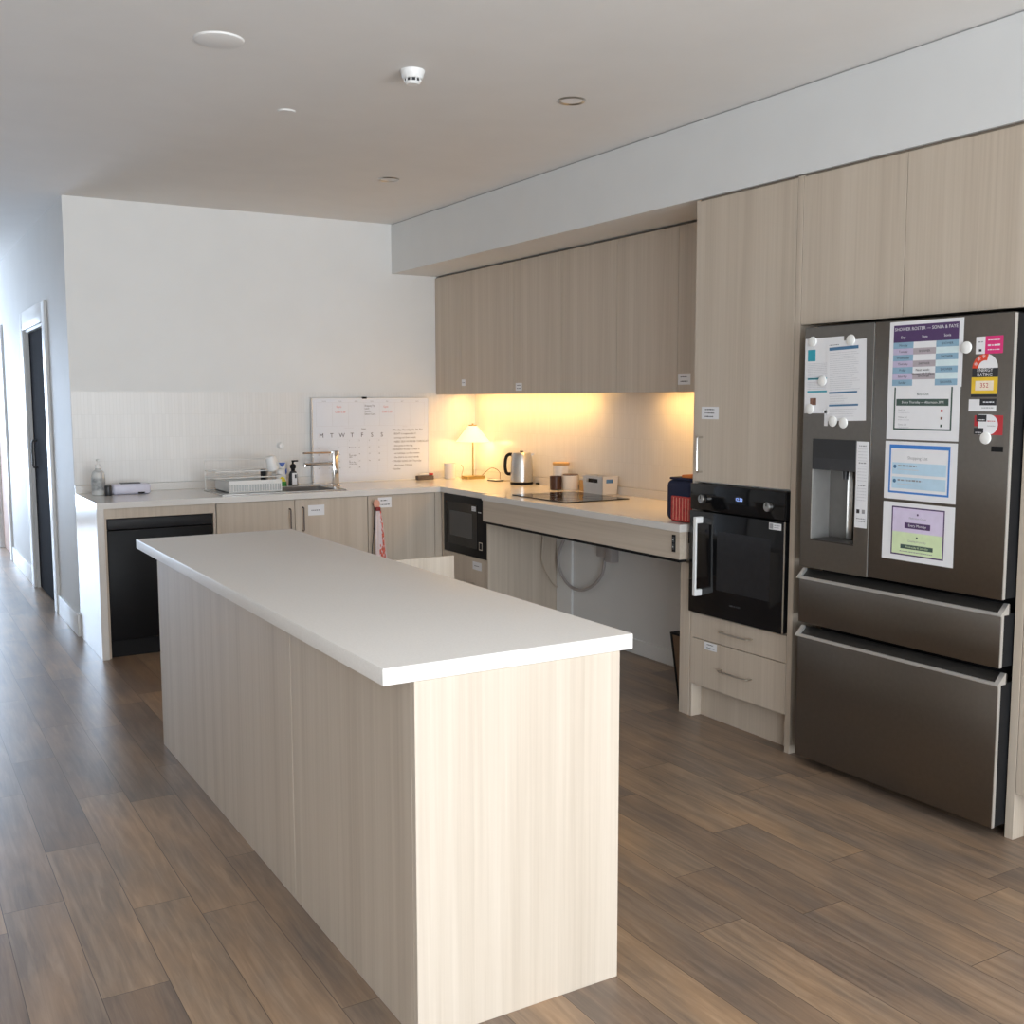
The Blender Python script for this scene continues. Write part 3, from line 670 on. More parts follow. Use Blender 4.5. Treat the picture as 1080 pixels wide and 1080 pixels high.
s = paper_at(2.634, .924, '', .3, .21); W, H = .306, .212
s.rect(0, 0, W, H, 0, 'paper'); s.rect(.045, .022, W - .045, .105, .0003, 'pale_green'); s.rect(.045, .105, W - .045, .192, .0003, 'pale_lav'); s.outline(.04, .02, W - .04, .197, .005, .0005, 'purple')
s.cyl((W / 2, .172, .0006), .004, .0006, 'purple', seg=12); s.text('Medication Count', W / 2, .158, .010, .0008, 'grey_ink'); s.rect(.098, .120, .208, .141, .0007, 'purple'); s.text('Every Monday', W / 2, .131, .0135, .0012, 'paper')
s.cyl((W / 2, .088, .0006), .004, .0006, 'green_dk', seg=12); s.text('Cleaning & Laundry', W / 2, .074, .010, .0008, 'grey_ink'); s.rect(.083, .045, .222, .06, .0007, 'green_dk'); s.text('Wednesday & Saturday', W / 2, .0525, .0105, .0012, 'pale_green'); s.squiggle(.08, .22, .035, .003, .0006, 'grey_ink')
tag(s.build('routine_sheet'), 'white sheet with lilac and green panels, lowest on the right fridge door', 'paper')
# two letters on the left door
s = paper_at(3.034, 1.447, '', .2, .297, 0, .012); W, H = .196, .294
s.rect(0, 0, W, H, 0, 'paper'); s.rect(.015, .205, .055, .25, .0005, 'teal')
for i in range(10): s.squiggle(.015, .12, .195 - i * .0065, .0025, .0005, 'pale_ink')
s.rect(.015, .132, .12, .139, .0005, 'teal'); s.rect(.015, .082, .12, .089, .0005, 'teal'); s.rect(.03, .033, .062, .06, .0005, 'brown_img')
for i in range(5): s.squiggle(.015, .11, .122 - i * .0065, .0025, .0005, 'pale_ink')
tag(s.build('letter'), 'white letter with teal square, at the left edge of the fridge', 'paper')
s = paper_at(2.916, 1.418, '', .19, .3, .0014, .03); W, H = .192, .306
s.rect(0, 0, W, H, 0, 'paper'); s.rect(.012, .272, .155, .284, .0005, 'navy_line'); s.squiggle(.012, .06, .293, .004, .0005, 'grey_ink')
for i in range(19): s.squiggle(.015, random.uniform(.12, .165), .262 - i * .0078, .0025, .0005, 'pale_ink')
s.rect(.012, .106, .15, .113, .0005, 'navy_line'); s.rect(.012, .057, .155, .064, .0005, 'navy_line')
for i in range(4): s.squiggle(.015, random.uniform(.08, .13), .095 - i * .009, .0025, .0005, 'pale_ink'); s.squiggle(.015, random.uniform(.1, .15), .045 - i * .009, .0025, .0005, 'pale_ink')
tag(s.build('letter'), 'white letter with navy lines, overlapping the other on the left fridge door', 'paper')
s = paper_at(2.93, 1.40, '', .02, .05, 0); s.rect(0, 0, .018, .06, 0, 'paper'); tag(s.build('paper_slip'), 'narrow paper slip peeping out below the navy lined letter', 'paper')
for y, z, lab, lift in ((2.997, 1.725, 'white round magnet at the top left corner of the teal letter', .0014), (2.806, 1.723, 'white round magnet at the top of the navy lined letter', .0026), (2.94, 1.572, 'white round magnet in the middle where the two letters meet', .0026),
        (3.002, 1.464, 'white round magnet at the bottom left corner of the teal letter', .0014), (2.882, 1.418, 'white round magnet below the navy lined letter, left of the pair', .0026), (2.83, 1.413, 'white round magnet below the navy lined letter, right of the pair', .0026),
        (2.311, 1.674, 'white round magnet at the right edge of the shower roster', .003), (2.225, 1.374, 'white round magnet covering the bottom of the red sticker', .002)):
    m_ = MB(on_x(FX - .0006 - lift, y * k_, fz(z))); m_.lathe([(.0, 0), (.0195, 0), (.0205, .002), (.0195, .006), (.012, .0085), (0, .009)], (0, 0, 0), 'magnet', 24)
    tag(m_.build('fridge_magnet'), lab, 'magnet', 'white round fridge magnets')

# ------------------------------------------------------------------ wall cabinets
cuts = [3.834, 4.367, 4.898, 5.46, 6.03, 6.75, YB - .002]
labs = ['wall cabinet with a label on its door, against the oven tower', 'plain wall cabinet, second from the oven tower', 'plain wall cabinet over the unlit gap above the hob', 'plain wall cabinet, fourth from the oven tower', 'wall cabinet with the middle label, above the kettle', 'narrow wall cabinet in the corner, with the smallest label']
for i in range(6):
    y0, y1 = cuts[i], cuts[i + 1]
    t = thing('wall_cabinet', ((XU + XW) / 2, (y0 + y1) / 2, ZU), labs[i], 'cabinet', 'oak wall cabinets under the bulkhead')
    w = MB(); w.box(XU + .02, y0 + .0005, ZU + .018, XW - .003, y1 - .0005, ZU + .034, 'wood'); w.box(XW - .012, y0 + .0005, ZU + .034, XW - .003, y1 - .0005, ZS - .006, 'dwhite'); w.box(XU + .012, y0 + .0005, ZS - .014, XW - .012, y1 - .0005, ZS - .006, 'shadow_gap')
    for yy in (y0 + .0005, y1 - .0165): w.box(XU + .02, yy, ZU + .034, XW - .012, yy + .016, ZS - .014, 'dwhite')
    w.build('carcass', t)
    d = B('door', t, XU, y0 + .0013, ZU - .002, XU + .018, y1 - .0013, ZS - .014, 'wood', .001)
    if i == 0: sticker(d, on_x(XU, 4.358, 1.578), .10, .058, 2)
    if i == 4: sticker(d, on_x(XU, 6.00, 1.56), .08, .05, 2)
    if i == 5: sticker(d, on_x(XU, 6.745, 1.60), .055, .045, 1)
# LED strips beneath
for y0, y1, lab in ((5.50, 7.08, 'long warm LED strip under the wall cabinets above the kettle'), (3.87, 4.86, 'short warm LED strip under the wall cabinets beside the oven tower')):
    t = thing('led_strip', (3.80, (y0 + y1) / 2, ZU), lab, 'light', 'under-cabinet LED strips')
    B('channel', t, 3.782, y0, ZU + .0135, 3.822, y1, ZU + .0175, 'white', 0); B('diffuser', t, 3.786, y0 + .01, ZU + .0105, 3.818, y1 - .01, ZU + .0134, 'warm_led', 0)
    l = bpy.data.lights.new('led_glow', 'AREA'); l.shape = 'RECTANGLE'; l.size = .03; l.size_y = y1 - y0; l.color = (1, .53, .15); l.energy = 5.8 * (y1 - y0)
    lo = bpy.data.objects.new('led_glow', l); lo.location = (3.802, (y0 + y1) / 2, ZU + .006); COL.objects.link(lo)
    lo.rotation_euler = (0, math.radians(-12), 0)

# ------------------------------------------------------------------ things on the back bench
# sink
t = thing('sink', (2.21, 6.71, CZ), 'stainless sink with drainer set in the back bench', 'sink')
w = MB()
for a in ((1.81, 6.495, SX0, 6.935), (SX1, 6.495, 2.625, 6.935), (SX0, 6.495, SX1, SY0), (SX0, SY1, SX1, 6.935)): w.box(a[0], a[1], CZ + .0003, a[2], a[3], CZ + .003, 'sinksteel')
w.box(1.81, 6.495, CZ + .003, 2.625, 6.502, CZ + .006, 'steel'); w.box(1.81, 6.928, CZ + .003, 2.625, 6.935, CZ + .006, 'steel'); w.box(1.81, 6.502, CZ + .003, 1.817, 6.928, CZ + .006, 'steel'); w.box(2.618, 6.502, CZ + .003, 2.625, 6.928, CZ + .006, 'steel')
for i in range(9): w.box(1.86, 6.56 + i * .036, CZ + .003, 2.18, 6.566 + i * .036, CZ + .0045, 'steel')
w.build('drainer', t)
w = MB(); a, b, c, d = SX0 + .002, SX1 - .002, SY0 + .002, SY1 - .002; zb = CZ - .17
w.box(a, c, zb, b, d, zb + .003, 'sinksteel'); w.box(a, c, zb, a + .003, d, CZ, 'sinksteel'); w.box(b - .003, c, zb, b, d, CZ, 'sinksteel'); w.box(a, c, zb, b, c + .003, CZ, 'sinksteel'); w.box(a, d - .003, zb, b, d, CZ, 'sinksteel')
w.build('bowl', t)
MB().cyl((2.405, 6.715, zb + .005), .04, .004, 'chrome', seg=24).build('plug', t)
# tap
t = thing('kitchen_tap', (2.68, 6.87, CZ), 'square chrome mixer tap with two straight arms behind the sink', 'tap')
TX, TY = 2.692, 6.87
MB().box(TX - .021, TY - .021, CZ + .0003, TX + .021, TY + .021, CZ + .24, 'chrome', .004, 2).box(TX - .027, TY - .027, CZ + .0003, TX + .027, TY + .027, CZ + .008, 'chrome', .002, 1).build('body', t)
MB().box(TX - .23, TY - .006, CZ + .222, TX + .02, TY + .006, CZ + .234, 'chrome', .002, 1).build('lever', t)
MB().cyl((TX - .12, TY, CZ + .155), .012, .205, 'chrome', 'X', 20, bev=.002).cyl((TX - .215, TY, CZ + .148), .011, .024, 'chrome', seg=20).build('spout', t)
# whiteboard
t = thing('whiteboard', (3.07, 7.115, CZ), 'white magnetic planner board with weekday letters, standing against the back tiles', 'whiteboard')
WBX, WBZ, WW, WH = 2.621, CZ + .0008, .90, .595
fb = on_y(WBX, 7.118, WBZ)
MB(fb).box(0, 0, 0, WW, WH, .014, 'board', .002, 1).build('panel', t)
s = MB(fb); s.box(-.003, 0, -.001, .003, WH, .017, 'silver', .001, 1); s.box(WW - .003, 0, -.001, WW + .003, WH, .017, 'white', .001, 1); s.box(0, WH - .003, -.001, WW, WH + .003, .017, 'white', .001, 1); s.box(0, -.0005, -.001, WW, .006, .017, 'white', .001, 1); s.build('frame', t)
s = MB(fb); Wz = .0143
u0, du = .03, .12
for i in range(8): s.rect(u0 + i * du - .0006, .40, u0 + i * du + .0006, .565, Wz, 'pale_ink')
for v in (.40, .565): s.rect(u0, v, u0 + 7 * du, v + .0012, Wz, 'pale_ink')
for i, n in enumerate(('MON', 'TUE', 'WED', 'THU', 'FRI', 'SAT', 'SUN')): s.text(n, u0 + (i + .5) * du, .573, .012, Wz, 'grey_ink')
for r, l in enumerate(('Shopping Trip', 'Lunch', 'Laundry', 'Dinner: Curry')): s.text(l, u0 + 3 * du + .005, .542 - r * .02, .018, Wz, 'ink', 'LEFT', .8)
for i in (1, 4): s.text('Gym', u0 + i * du + .03, .535, .02, Wz, 'red_ink', 'LEFT'); s.text('Club 5.30', u0 + i * du + .02, .498, .02, Wz, 'red_ink', 'LEFT')
s.text('THIS MONTH', .27, .385, .012, Wz, 'pale_ink'); s.text('June', .385, .378, .018, Wz, 'ink')
mu = [.066 + i * .0765 for i in range(7)]
for u, c in zip(mu, 'MTWTFSS'): s.text(c, u, .333, .043, Wz, 'ink')
for r in range(6): s.rect(.03, .305 - r * .048, .565, .3056 - r * .048, Wz, 'pale_ink')
for i in range(8): s.rect(.03 + i * .0764, .065, .0306 + i * .0764, .31, Wz, 'pale_ink')
n = 1
for r in range(5):
    for i, u in enumerate(mu):
        if r == 0 and i < 3: continue
        if n > 30: break
        s.text(str(n), u - .022, .295 - r * .048, .012, Wz, 'ink'); n += 1
for v, l in ((.246, 'Doctor 10'), (.190, 'Footy night'), (.178, 'BBQ'), (.142, 'Movie day'), (.130, 'House mtg')): s.text(l, mu[3] - .025, v, .012, Wz, 'ink', 'LEFT')
s.text('NOTES', .71, .39, .012, Wz, 'pale_ink')
for i, l in enumerate(('\u2022 Monday, Thursday the 7th The', 'BOAT is responsible 4', 'sorting out their meals', 'NEED SIDE WORKER CHECKLIST', 'that goes in the log.', '\u2022 SUNDAY ROAST CHEF IS', 'on holidays, so that means', 'the chef is on every week', '\u2022 TRASH GOES ON Thursday', 'afternoon, 3 hours', '\u2022 bottles')):
    s.text(l, .605 if l[0] == '\u2022' else .622, .366 - i * .0285, .0185, Wz, 'ink', 'LEFT', 1.02)
s.build('writing', t)
MB(fb).box(.375, WH - .004, .006, .41, WH + .010, .024, 'black', .003, 1).build('clip', t)
# eraser and markers
t = MB().box(3.392, 7.02, CZ + .0005, 3.522, 7.066, CZ + .03, 'eraser', .003, 1).build('board_eraser'); tag(t, 'dark felt whiteboard eraser on the bench corner', 'eraser')
t = MB().cyl((3.45, 7.043, CZ + .0375), .007, .075, 'white', 'X', 16).cyl((3.506, 7.043, CZ + .0385), .008, .038, 'red2', 'X', 16, bev=.002).build('marker_pen'); tag(t, 'red capped whiteboard marker lying on the eraser', 'marker')
# sanitiser bottle
t = thing('sanitiser_bottle', (1.173, 6.96, CZ), 'clear pump bottle at the left end of the back bench', 'bottle')
c = (1.173, 6.96, CZ + .0005)
MB().lathe([(0, 0), (.036, 0), (.04, .004), (.04, .12), (.034, .142), (.016, .158), (.014, .168), (0, .168)], c, 'clear').build('bottle', t)
MB().lathe([(.0405, .03), (.041, .031), (.041, .105), (.0405, .106)], c, 'gel').build('label', t)
MB().cyl((1.173, 6.96, CZ + .178), .015, .022, 'white', seg=20).cyl((1.173, 6.96, CZ + .2), .005, .03, 'white', seg=12).box(1.163, 6.925, CZ + .212, 1.183, 6.97, CZ + .222, 'white', .003, 1).build('pump', t)
# wrapped pack
t = thing('wipes_pack', (1.36, 6.96, CZ), 'lilac wrapped pack lying beside the clear pump bottle', 'pack')
w = MB(); w.box(1.245, 6.90, CZ + .0005, 1.475, 7.02, CZ + .066, 'lilac', .018, 4); w.build('wrap', t)
MB().box(1.30, 6.93, CZ + .066, 1.42, 6.99, CZ + .071, 'graphite', .002, 1).build('flap', t)
MB().box(1.395, 6.898, CZ + .004, 1.435, 6.9, CZ + .014, 'black', 0).build('tear_tab', t)
t = MB().lathe([(0, 0), (.02, 0), (.021, .003), (.021, .055), (.018, .062), (0, .062)], (1.2145, 6.885, CZ + .0005), 'graphite').build('small_canister'); tag(t, 'small dark grey canister between the pump bottle and wrapped pack', 'canister')
# dish rack
t = thing('dish_rack', (2.05, 6.73, CZ), 'white wire dish rack on the drainer', 'dish rack')
rz = CZ + .0066
w = MB(); x0, x1, y0, y1 = 1.878, 2.212, 6.58, 6.90
w.box(x0, y0, rz, x1, y1, rz + .006, 'clear'); w.box(x0, y0, rz + .05, x1, y0 + .004, rz + .076, 'wire', .001, 1)
for (a, b, c, d) in ((x0, y0, x0 + .004, y1), (x1 - .004, y0, x1, y1), (x0, y1 - .004, x1, y1)): w.box(a, b, rz, c, d, rz + .07, 'clear')
w.tube([(x0, y0, rz), (x0, y0, rz + .076)], .004, 'wire', smooth=False); w.tube([(x1, y0, rz), (x1, y0, rz + .076)], .004, 'wire', smooth=False); w.tube([(x0, y0, rz + .004), (x1, y0, rz + .004)], .004, 'wire', smooth=False)
w.build('tray', t)
w = MB()
for i in range(20): xx = x0 + .01 + i * (x1 - x0 - .02) / 19; w.tube([(xx, y0 + .002, rz + .004), (xx, y0 + .002, rz + .05)], .0018, 'wire', 6, False)
w.box(x0 + .006, y0 + .006, rz + .007, x1 - .006, y0 + .012, rz + .049, 'clear')
w.build('front_grille', t)
w = MB()
for z in (.085, .125, .192):
    w.tube([(x0 - .06, y1 + .01, rz + z), (x1 + .08, y1 + .01, rz + z)], .0042, 'wire', 6, False)
    if z < .19: w.tube([(x0 - .06, y1 + .01, rz + z), (x0 - .045, y0 + .14, rz + z), (x1 + .075, y0 + .14, rz + z), (x1 + .08, y1 + .01, rz + z)], .0042, 'wire', 6, False)
for xx in (x0 - .06, x1 + .08): w.tube([(xx, y1 + .01, rz), (xx, y1 + .01, rz + .192)], .003, 'wire', 6, False)
for i in range(11): xx = x0 + i * .033; w.tube([(xx, y1 + .01, rz + .085), (xx, y1 + .01, rz + .125)], .0018, 'wire', 6, False)
w.build('wire_frame', t)
tl = Matrix.Translation((2.178, 6.64, CZ + .158)) @ Matrix.Rotation(math.radians(-14), 4, 'Y')
w = MB(tl); w.lathe([(0, .092), (.026, .092), (.034, .088), (.034, 0), (.03, -.004), (.028, .0), (.030, .082), (0, .084)], (0, 0, -.02), 'white')
t = w.build('white_beaker'); tag(t, 'white beaker tipped upside down at the right end of the dish rack', 'cup')
t = MB().box(2.146, 6.76, rz + .0065, 2.172, 6.80, rz + .13, 'black', .004, 2).build('knife_block'); tag(t, 'slim black holder standing inside the dish rack', 'holder')
t = MB().box(2.18, 6.75, rz + .0065, 2.208, 6.83, rz + .125, 'beige', .004, 2).build('cutlery_cup'); tag(t, 'beige cutlery cup beside the slim black holder in the rack', 'cutlery cup')
# dish liquid
t = thing('dish_liquid', (2.355, 7.0, CZ), 'waisted white dish liquid bottle with green base behind the sink', 'bottle')
c = (2.355, 7.0, CZ + .0005)
MB().lathe([(0, .034), (.034, .034), (.033, .07), (.026, .098), (.025, .103), (.028, .112), (.033, .14), (.033, .166), (.02, .17), (0, .17)], c, 'white', sx=1., sy=.6).build('bottle', t)
MB().lathe([(0, 0), (.034, 0), (.036, .003), (.035, .034), (0, .034)], c, 'soap_green', sx=1., sy=.62).build('base', t)
MB(on_y(2.355, 6.9785, CZ)).prism([(-.024, .036), (.024, .036), (.016, .058), (0, .074), (-.016, .058)], 0, .001, 'soap_yellow').prism([(-.024, .164), (.024, .164), (.006, .135), (-.006, .135)], .001, .002, 'soap_blue').prism([(.02, .112), (.031, .128), (.033, .095), (.024, .08)], .0005, .0015, 'soap_blue').build('label', t)
t = thing('hand_soap', (2.438, 7.0, CZ), 'hand soap bottle with black pump, next to the tap', 'bottle')
c = (2.438, 7.0, CZ + .0005)
MB().lathe([(0, 0), (.032, 0), (.034, .003), (.03, .08), (.022, .098), (.012, .104), (0, .104)], c, 'graphite', sx=1., sy=.7).build('bottle', t)
MB(on_y(2.44, 6.9735, CZ)).rect(-.018, .012, .016, .09, 0, 'paper', .001).rect(0, .055, .012, .08, .0012, 'graphite').build('label', t)
MB().lathe([(0, .104), (.013, .104), (.014, .118), (.02, .122), (.02, .142), (.012, .15), (0, .15)], c, 'black', 20).cyl((2.438, 7.0, CZ + .158), .007, .02, 'black', seg=12).box(2.43, 6.99, CZ + .166, 2.474, 7.01, CZ + .176, 'black', .003, 1).build('pump', t)
t = MB(on_y(2.40, YB - .008, 1.19)).lathe([(0, 0), (.024, 0), (.024, .006), (.012, .02), (.018, .03), (.018, .038), (0, .042)], (0, 0, .0), 'white', 24).build('suction_hook'); tag(t, 'white round suction hook on the tiles above the dish liquid', 'hook')

# ------------------------------------------------------------------ things on the right bench
# mug
t = thing('mug', (3.66, 7.03, CZ), 'plain pale mug between the eraser and the lamp', 'mug')
MB().lathe([(0, 0), (.038, 0), (.043, .004), (.045, .115), (.042, .115), (.04, .008), (0, .008)], (3.66, 7.03, CZ + .0005), 'ceramic').build('cup', t)
MB().tube([(3.69, 7.06, CZ + .09), (3.715, 7.085, CZ + .085), (3.72, 7.09, CZ + .06), (3.712, 7.082, CZ + .035), (3.688, 7.058, CZ + .028)], .006, 'ceramic').build('handle', t)
# lamp
lx, ly = 3.80, 6.93
t = thing('table_lamp', (lx, ly, CZ), 'brass table lamp with glowing cone shade in the bench corner', 'lamp')
MB().box(lx - .075, ly - .05, CZ + .0005, lx + .075, ly + .05, CZ + .024, 'brass', .005, 2).build('base', t)
MB().cyl((lx, ly, CZ + .20), .0065, .36, 'brass', seg=16).build('stem', t)
MB().lathe([(.126, .275), (.034, .392), (.032, .392), (.123, .275)], (lx, ly, CZ), 'shade', 40).build('lamp_shade', t)
MB().lathe([(0, .392), (.03, .392), (.03, .4), (.008, .402), (.006, .41), (0, .41)], (lx, ly, CZ), 'brass').build('finial', t)
MB().lathe([(0, .29), (.02, .3), (.024, .32), (.012, .345), (0, .345)], (lx, ly, CZ), 'warm_led', 16).build('bulb', t)
MB().tube([(lx + .07, ly + .01, CZ + .012), (lx + .10, ly - .02, CZ + .05), (lx + .085, ly - .14, CZ + .085), (lx + .10, ly - .22, CZ + .06), (lx + .07, ly - .29, CZ + .005), (lx + .10, ly - .36, CZ + .005), (lx + .11, ly - .43, CZ + .005)], .0025, 'cord', 6).build('cord', t)
MB().tube([(lx - .07, ly, CZ + .012), (lx - .10, ly - .01, CZ + .03), (lx - .05, ly + .06, CZ + .075), (lx - .045, ly + .10, CZ + .1)], .0025, 'cord', 6).build('cord', t)
l = bpy.data.lights.new('lamp_glow', 'POINT'); l.color = (1, .62, .2); l.energy = 3.6; l.shadow_soft_size = .03
lo = bpy.data.objects.new('lamp_glow', l); lo.location = (lx, ly, CZ + .27); COL.objects.link(lo)
t = thing('phone', (3.84, 6.66, CZ), 'dark phone lying on the bench between lamp and kettle', 'phone')
MB().box(3.80, 6.60, CZ + .0005, 3.872, 6.72, CZ + .009, 'graphite', .003, 2).build('case', t); MB().box(3.804, 6.606, CZ + .009, 3.868, 6.714, CZ + .0096, 'white').build('screen', t)
# kettle
kx, ky = 3.845, 6.31
t = thing('kettle', (kx, ky, CZ), 'brushed steel electric kettle with black handle', 'kettle')
MB().lathe([(0, 0), (.078, 0), (.08, .004), (.078, .016), (0, .016)], (kx, ky, CZ + .0005), 'black').box(kx + .07, ky - .10, CZ + .001, kx + .085, ky - .07, CZ + .012, 'black').build('power_base', t)
MB().lathe([(0, .017), (.077, .017), (.08, .022), (.077, .12), (.071, .205), (.068, .212), (0, .212)], (kx, ky, CZ), 'steel', 40).build('jug', t)
MB().lathe([(0, .212), (.066, .212), (.062, .219), (.02, .223), (0, .223)], (kx, ky, CZ), 'steel', 32).cyl((kx, ky, CZ + .226), .012, .008, 'black', seg=16).build('lid', t)
MB().tube([(kx - .05, ky + .045, CZ + .205), (kx - .068, ky + .062, CZ + .204), (kx - .082, ky + .074, CZ + .18), (kx - .086, ky + .078, CZ + .12), (kx - .078, ky + .07, CZ + .075), (kx - .055, ky + .05, CZ + .07)], .012, 'black').build('handle', t)
MB().prism([(0, .19), (.026, .205), (.03, .212), (0, .212)], -.014, .014, 'steel', Matrix.Translation((kx + .045, ky - .035, CZ)) @ Matrix.Rotation(math.radians(-37), 4, 'Z') @ Matrix.Rotation(PI / 2, 4, 'X')).build('spout', t)
# jar, mug, canister, wooden box
t = thing('storage_jar', (3.875, 5.86, CZ), 'tall white jar with bamboo lid behind the canister', 'jar')
MB().lathe([(0, 0), (.05, 0), (.052, .004), (.052, .15), (.05, .154), (0, .154)], (3.875, 5.86, CZ + .0005), 'ceramic').build('jar', t)
MB().lathe([(0, .154), (.054, .154), (.056, .158), (.056, .170), (.053, .173), (0, .173)], (3.875, 5.86, CZ + .0005), 'bamboo').build('lid', t)
t = MB().lathe([(0, 0), (.034, 0), (.038, .004), (.04, .088), (.037, .088), (.034, .008), (0, .008)], (3.795, 5.80, CZ + .0005), 'choc').build('brown_tumbler'); tag(t, 'dark brown tumbler left of the white canister', 'tumbler')
t = thing('canister', (3.872, 5.742, CZ), 'short white canister with dark rim beside the hob', 'canister')
MB().lathe([(0, 0), (.05, 0), (.052, .004), (.053, .095), (0, .095)], (3.872, 5.742, CZ + .0005), 'ceramic').build('pot', t)
MB().lathe([(0, .095), (.051, .095), (.051, .1), (.045, .103), (0, .103)], (3.872, 5.742, CZ + .0005), 'choc').build('lid', t)
t = thing('wooden_caddy', (3.90, 5.60, CZ), 'small bamboo caddy between the canister and white basket', 'caddy')
MB().box(3.868, 5.57, CZ + .0005, 3.925, 5.635, CZ + .072, 'bamboo', .003, 1).build('box', t); MB().box(3.868, 5.57, CZ + .072, 3.925, 5.635, CZ + .088, 'basket', .003, 1).build('lid', t)
# basket
t = thing('storage_basket', (3.855, 5.40, CZ), 'white plastic basket with grip slots between the hob and the tiles', 'basket')
x0, x1, y0, y1, z0, z1 = 3.80, 3.918, 5.285, 5.50, CZ + .0005, CZ + .115
w = MB(); e = .006
def slotted(fr, W, H, c, hw):          # a wall with a grip slot
    w.m = fr
    for a in ((0, 0, c - hw, H), (c + hw, 0, W, H), (c - hw, 0, c + hw, H - .042), (c - hw, H - .018, c + hw, H)): w.box(a[0], a[1], -.004, a[2], a[3], 0, 'basket')
    w.m = Matrix.Identity(4)
slotted(on_x(x0, y1, z0), y1 - y0, z1 - z0, .10, .062)
slotted(on_y(x0, y0, z0), x1 - x0, z1 - z0, .055, .027)
w.box(x1 - .004, y0, z0, x1, y1, z1, 'basket'); w.box(x0, y1 - .004, z0, x1, y1, z1, 'basket'); w.box(x0, y0, z0, x1, y1, z0 + .004, 'basket')
for v in w.bm.verts:
    k = 1 - .07 * (z1 - v.co.z) / (z1 - z0); v.co.x = 3.859 + (v.co.x - 3.859) * k; v.co.y = 5.3925 + (v.co.y - 5.3925) * k
w.box(x0 - .004, y0 - .004, z1 - .005, x0, y1 + .004, z1, 'basket'); w.box(x0, y0 - .004, z1 - .005, x1 + .004, y0, z1, 'basket'); w.box(x0, y1, z1 - .005, x1 + .004, y1 + .004, z1, 'basket'); w.box(x1, y0, z1 - .005, x1 + .004, y1, z1, 'basket')
w.build('tub', t)
c = MB().box(3.818, 5.34, CZ + .005, 3.90, 5.47, CZ + .098, 'black', .01, 2).build('packet'); tag(c, 'dark packet seen through the left grip slot of the white basket', 'packet')
c = MB().box(3.822, 5.302, CZ + .005, 3.895, 5.332, CZ + .10, 'bluegrip', .006, 2).build('packet'); tag(c, 'blue packet seen through the right grip slot of the white basket', 'packet')
# hob
t = thing('cooktop', (3.60, 5.29, CZ), 'black ceramic cooktop set on the right bench', 'cooktop')
MB().box(3.335, 5.0, CZ + .0003, 3.79, 5.585, CZ + .006, 'black_glass', .002, 1).build('glass_plate', t)
for x, y, r in ((3.45, 5.15, .075), (3.45, 5.43, .095), (3.67, 5.15, .095), (3.67, 5.43, .075)):
    MB().lathe([(r - .004, 0), (r, 0), (r, .0004), (r - .004, .0004), (r - .004, 0)], (x, y, CZ + .0061), 'graphite', 40).build('cooking_zone', t)
# lunch bag
t = thing('lunch_bag', (3.40, 3.95, CZ), 'navy and red lunch bag on the bench end against the oven tower', 'bag')
w = MB(); w.box(3.285, 3.85, CZ + .001, 3.52, 4.05, CZ + .20, 'navy', .03, 4); w.build('body', t)
w = MB(); w.box(3.278, 3.853, CZ + .003, 3.30, 4.0, CZ + .125, 'redcheck', .008, 3)
for i in range(6): w.box(3.2772, 3.865 + i * .022, CZ + .012, 3.2785, 3.868 + i * .022, CZ + .118, 'peach')
w.build('front_pocket', t)
w = MB(); w.box(3.295, 3.852, CZ + .2, 3.51, 4.03, CZ + .212, 'navy', .004, 2); w.build('lid', t)
MB().box(3.31, 3.86, CZ + .21, 3.5, 3.96, CZ + .226, 'orange', .006, 2).build('lining', t)
MB().tube([(3.40, 4.045, CZ + .19), (3.385, 4.085, CZ + .15), (3.375, 4.09, CZ + .09), (3.385, 4.06, CZ + .01)], .008, 'navy').build('strap', t)

# ------------------------------------------------------------------ under the bench
t = thing('power_isolator', (XWL - .03, 5.22, .5), 'grey junction box with looping conduit under the bench', 'junction box')
MB().box(XWL - .05, 5.20, .545, XWL - .001, 5.30, .70, 'hose', .006, 2).build('box', t)
MB().box(XWL - .065, 5.13, .525, XWL - .001, 5.192, .70, 'hose', .006, 2).build('plug', t)
MB().tube([(3.77, 5.60, .74), (3.77, 5.64, .64), (3.77, 5.715, .53), (3.77, 5.72, .42), (3.77, 5.62, .325), (3.77, 5.48, .305), (3.77, 5.34, .355), (3.77, 5.24, .444), (3.77, 5.215, .545)], .010, 'hose', 10).build('conduit', t)
t = MB().tube([(3.70, 5.775, .76), (3.685, 5.775, .63), (3.675, 5.775, .50), (3.69, 5.775, .42), (3.74, 5.775, .33), (3.785, 5.77, .28)], .007, 'beige', 8).build('bench_cable'); tag(t, 'beige cable hanging against the side of the microwave cabinet', 'cable')
t = thing('waste_bin', (3.45, 3.99, 0), 'slim brown waste bin behind the bench end post', 'bin')
def taper_bin(w):
    for v in w.bm.verts: v.co.y = 3.907 + (v.co.y - 3.907) * (.5 + .5 * v.co.z / .356)
    return w
taper_bin(MB().box(3.34, 3.909, .001, 3.62, 4.05, .345, 'card', .003, 1)).build('bin', t)
w = MB(); w.box(3.332, 3.907, .3455, 3.628, 4.058, .356, 'black', .002, 1); w.box(3.333, 4.0505, .001, 3.345, 4.058, .345, 'black', .001, 1); taper_bin(w).build('rim', t)

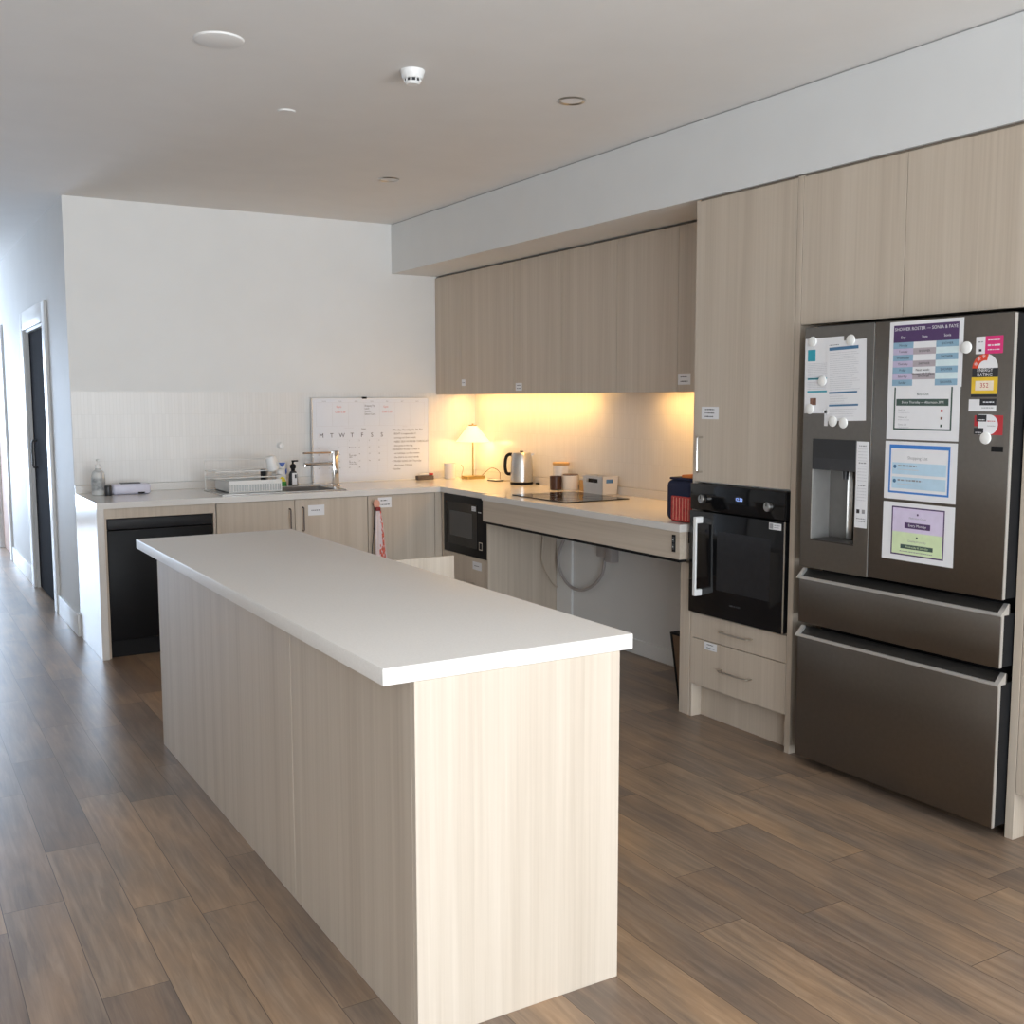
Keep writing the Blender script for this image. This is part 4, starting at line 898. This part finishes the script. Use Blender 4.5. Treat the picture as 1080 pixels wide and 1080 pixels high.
# ------------------------------------------------------------------ tea towel on the corner cabinet handle
t = thing('tea_towel', (2.80, YFR - .03, .46), 'white and red patterned tea towel hanging from a cabinet handle', 'towel')
b = bmesh.new(); NU, NV = 16, 22; YT = YFR - .05; rows = []
for layer in (0, 1):
    for j in range(NV + 1):
        v = j / NV; z = .80 - v * .36; hw = .014 + .032 * v ** .6; cx = 2.796 + .018 * v
        rows.append([b.verts.new((cx + (i / NU * 2 - 1) * hw, YT - .006 * math.sin(i / NU * PI * 3.2 + v * 1.5) * (.4 + v) + (.006 if layer else -.006) * (1 - abs(i / NU * 2 - 1) ** 4), z + .012 * math.sin(i * 1.1) * v)) for i in range(NU + 1)])
for layer in (0, 1):
    for j in range(NV):
        for i in range(NU):
            a = rows[layer * (NV + 1) + j]; c = rows[layer * (NV + 1) + j + 1]; q = (a[i], a[i + 1], c[i + 1], c[i]); b.faces.new(q if layer == 0 else q[::-1])
w = MB(); w._add(b, 'towel_w'); ri = w.mi('towel_r')
w.bm.faces.ensure_lookup_table()
for f in w.bm.faces:
    c = f.calc_center_median(); v = (.80 - c.z) / .36; u = (c.x - 2.796 - .018 * v) / (.014 + .032 * v ** .6)
    if (.25 < u < .7 and random.random() < .65) or (v > .68 and -.2 < u < .6 and random.random() < .55): f.material_index = ri
w.build('cloth', t)
MB().lathe([(0, -.006), (.018, -.006), (.024, 0), (.018, .006), (0, .006)], (0, 0, 0), 'peach', 24, mtx=Matrix.Translation((2.785, YFR - .046, .828)) @ Matrix.Rotation(PI / 2, 4, 'X') @ Matrix.Diagonal((1, 1.15, 1, 1))).build('hanging_loop', t)
MB().box(2.776, YFR - .064, .782, 2.806, YFR - .038, .808, 'maroon', .004, 2).build('clip', t)
MB().tube([(2.772, YFR - .04, .81), (2.768, YFR - .04, .68), (2.756, YFR - .03, .54), (2.753, YFR - .03, .49)], .003, 'ink', 6).build('tie', t)

# ------------------------------------------------------------------ daylight, plus an added ceiling fill
def area(name, loc, rot, sx, sy, energy, col):
    l = bpy.data.lights.new(name, 'AREA'); l.shape = 'RECTANGLE'; l.size = sx; l.size_y = sy; l.energy = energy; l.color = col
    o = bpy.data.objects.new(name, l); o.location = loc; o.rotation_euler = rot; COL.objects.link(o); return o
area('daylight_near', (.775, YNEAR - .2, 1.25), (PI / 2, 0, 0), 5.95, 2.35, 590, (.83, .92, 1.))
area('ceiling_fill', (.775, YNEAR - 1.5, -.02), (PI - math.radians(25), 0, 0), 6., 2.2, 620, (.98, .97, .95))  # added fill outside the glazing, aimed up to lighten the ceiling
area('daylight_hall', (.015, YEND + .18, 1.2), (-PI / 2, 0, 0), 1.9, 2.15, 350, (.62, .78, 1.))
wd = bpy.data.worlds.new('World'); sc.world = wd; wd.use_nodes = True
bg = wd.node_tree.nodes['Background']; bg.inputs[0].default_value = (.75, .86, 1, 1); bg.inputs[1].default_value = 1.0

# ------------------------------------------------------------------ camera
f_px, yaw, pitch, roll, Hc = 1123.14, .5382, .1054, -.0018, 1.5043
fw = Vector((math.sin(yaw) * math.cos(pitch), math.cos(yaw) * math.cos(pitch), -math.sin(pitch)))
r = Vector((math.cos(yaw), -math.sin(yaw), 0)); u = r.cross(fw)
r2 = r * math.cos(roll) + u * math.sin(roll); u2 = -r * math.sin(roll) + u * math.cos(roll)
cam = bpy.data.cameras.new('Camera'); cam.sensor_width = 36; cam.lens = 36 * f_px / 1080; cam.clip_start = .05
co = bpy.data.objects.new('Camera', cam); COL.objects.link(co)
co.matrix_world = frame((0, 0, Hc), r2, u2, -fw)
sc.camera = co
vs = sc.view_settings; vs.view_transform = 'Standard'; vs.look = 'None'; vs.gamma = 1; vs.exposure = -.62; vs.use_curve_mapping = False
sc.cycles.max_bounces = 10; sc.cycles.diffuse_bounces = 6; sc.cycles.glossy_bounces = 4
sc.cycles.use_denoising = True
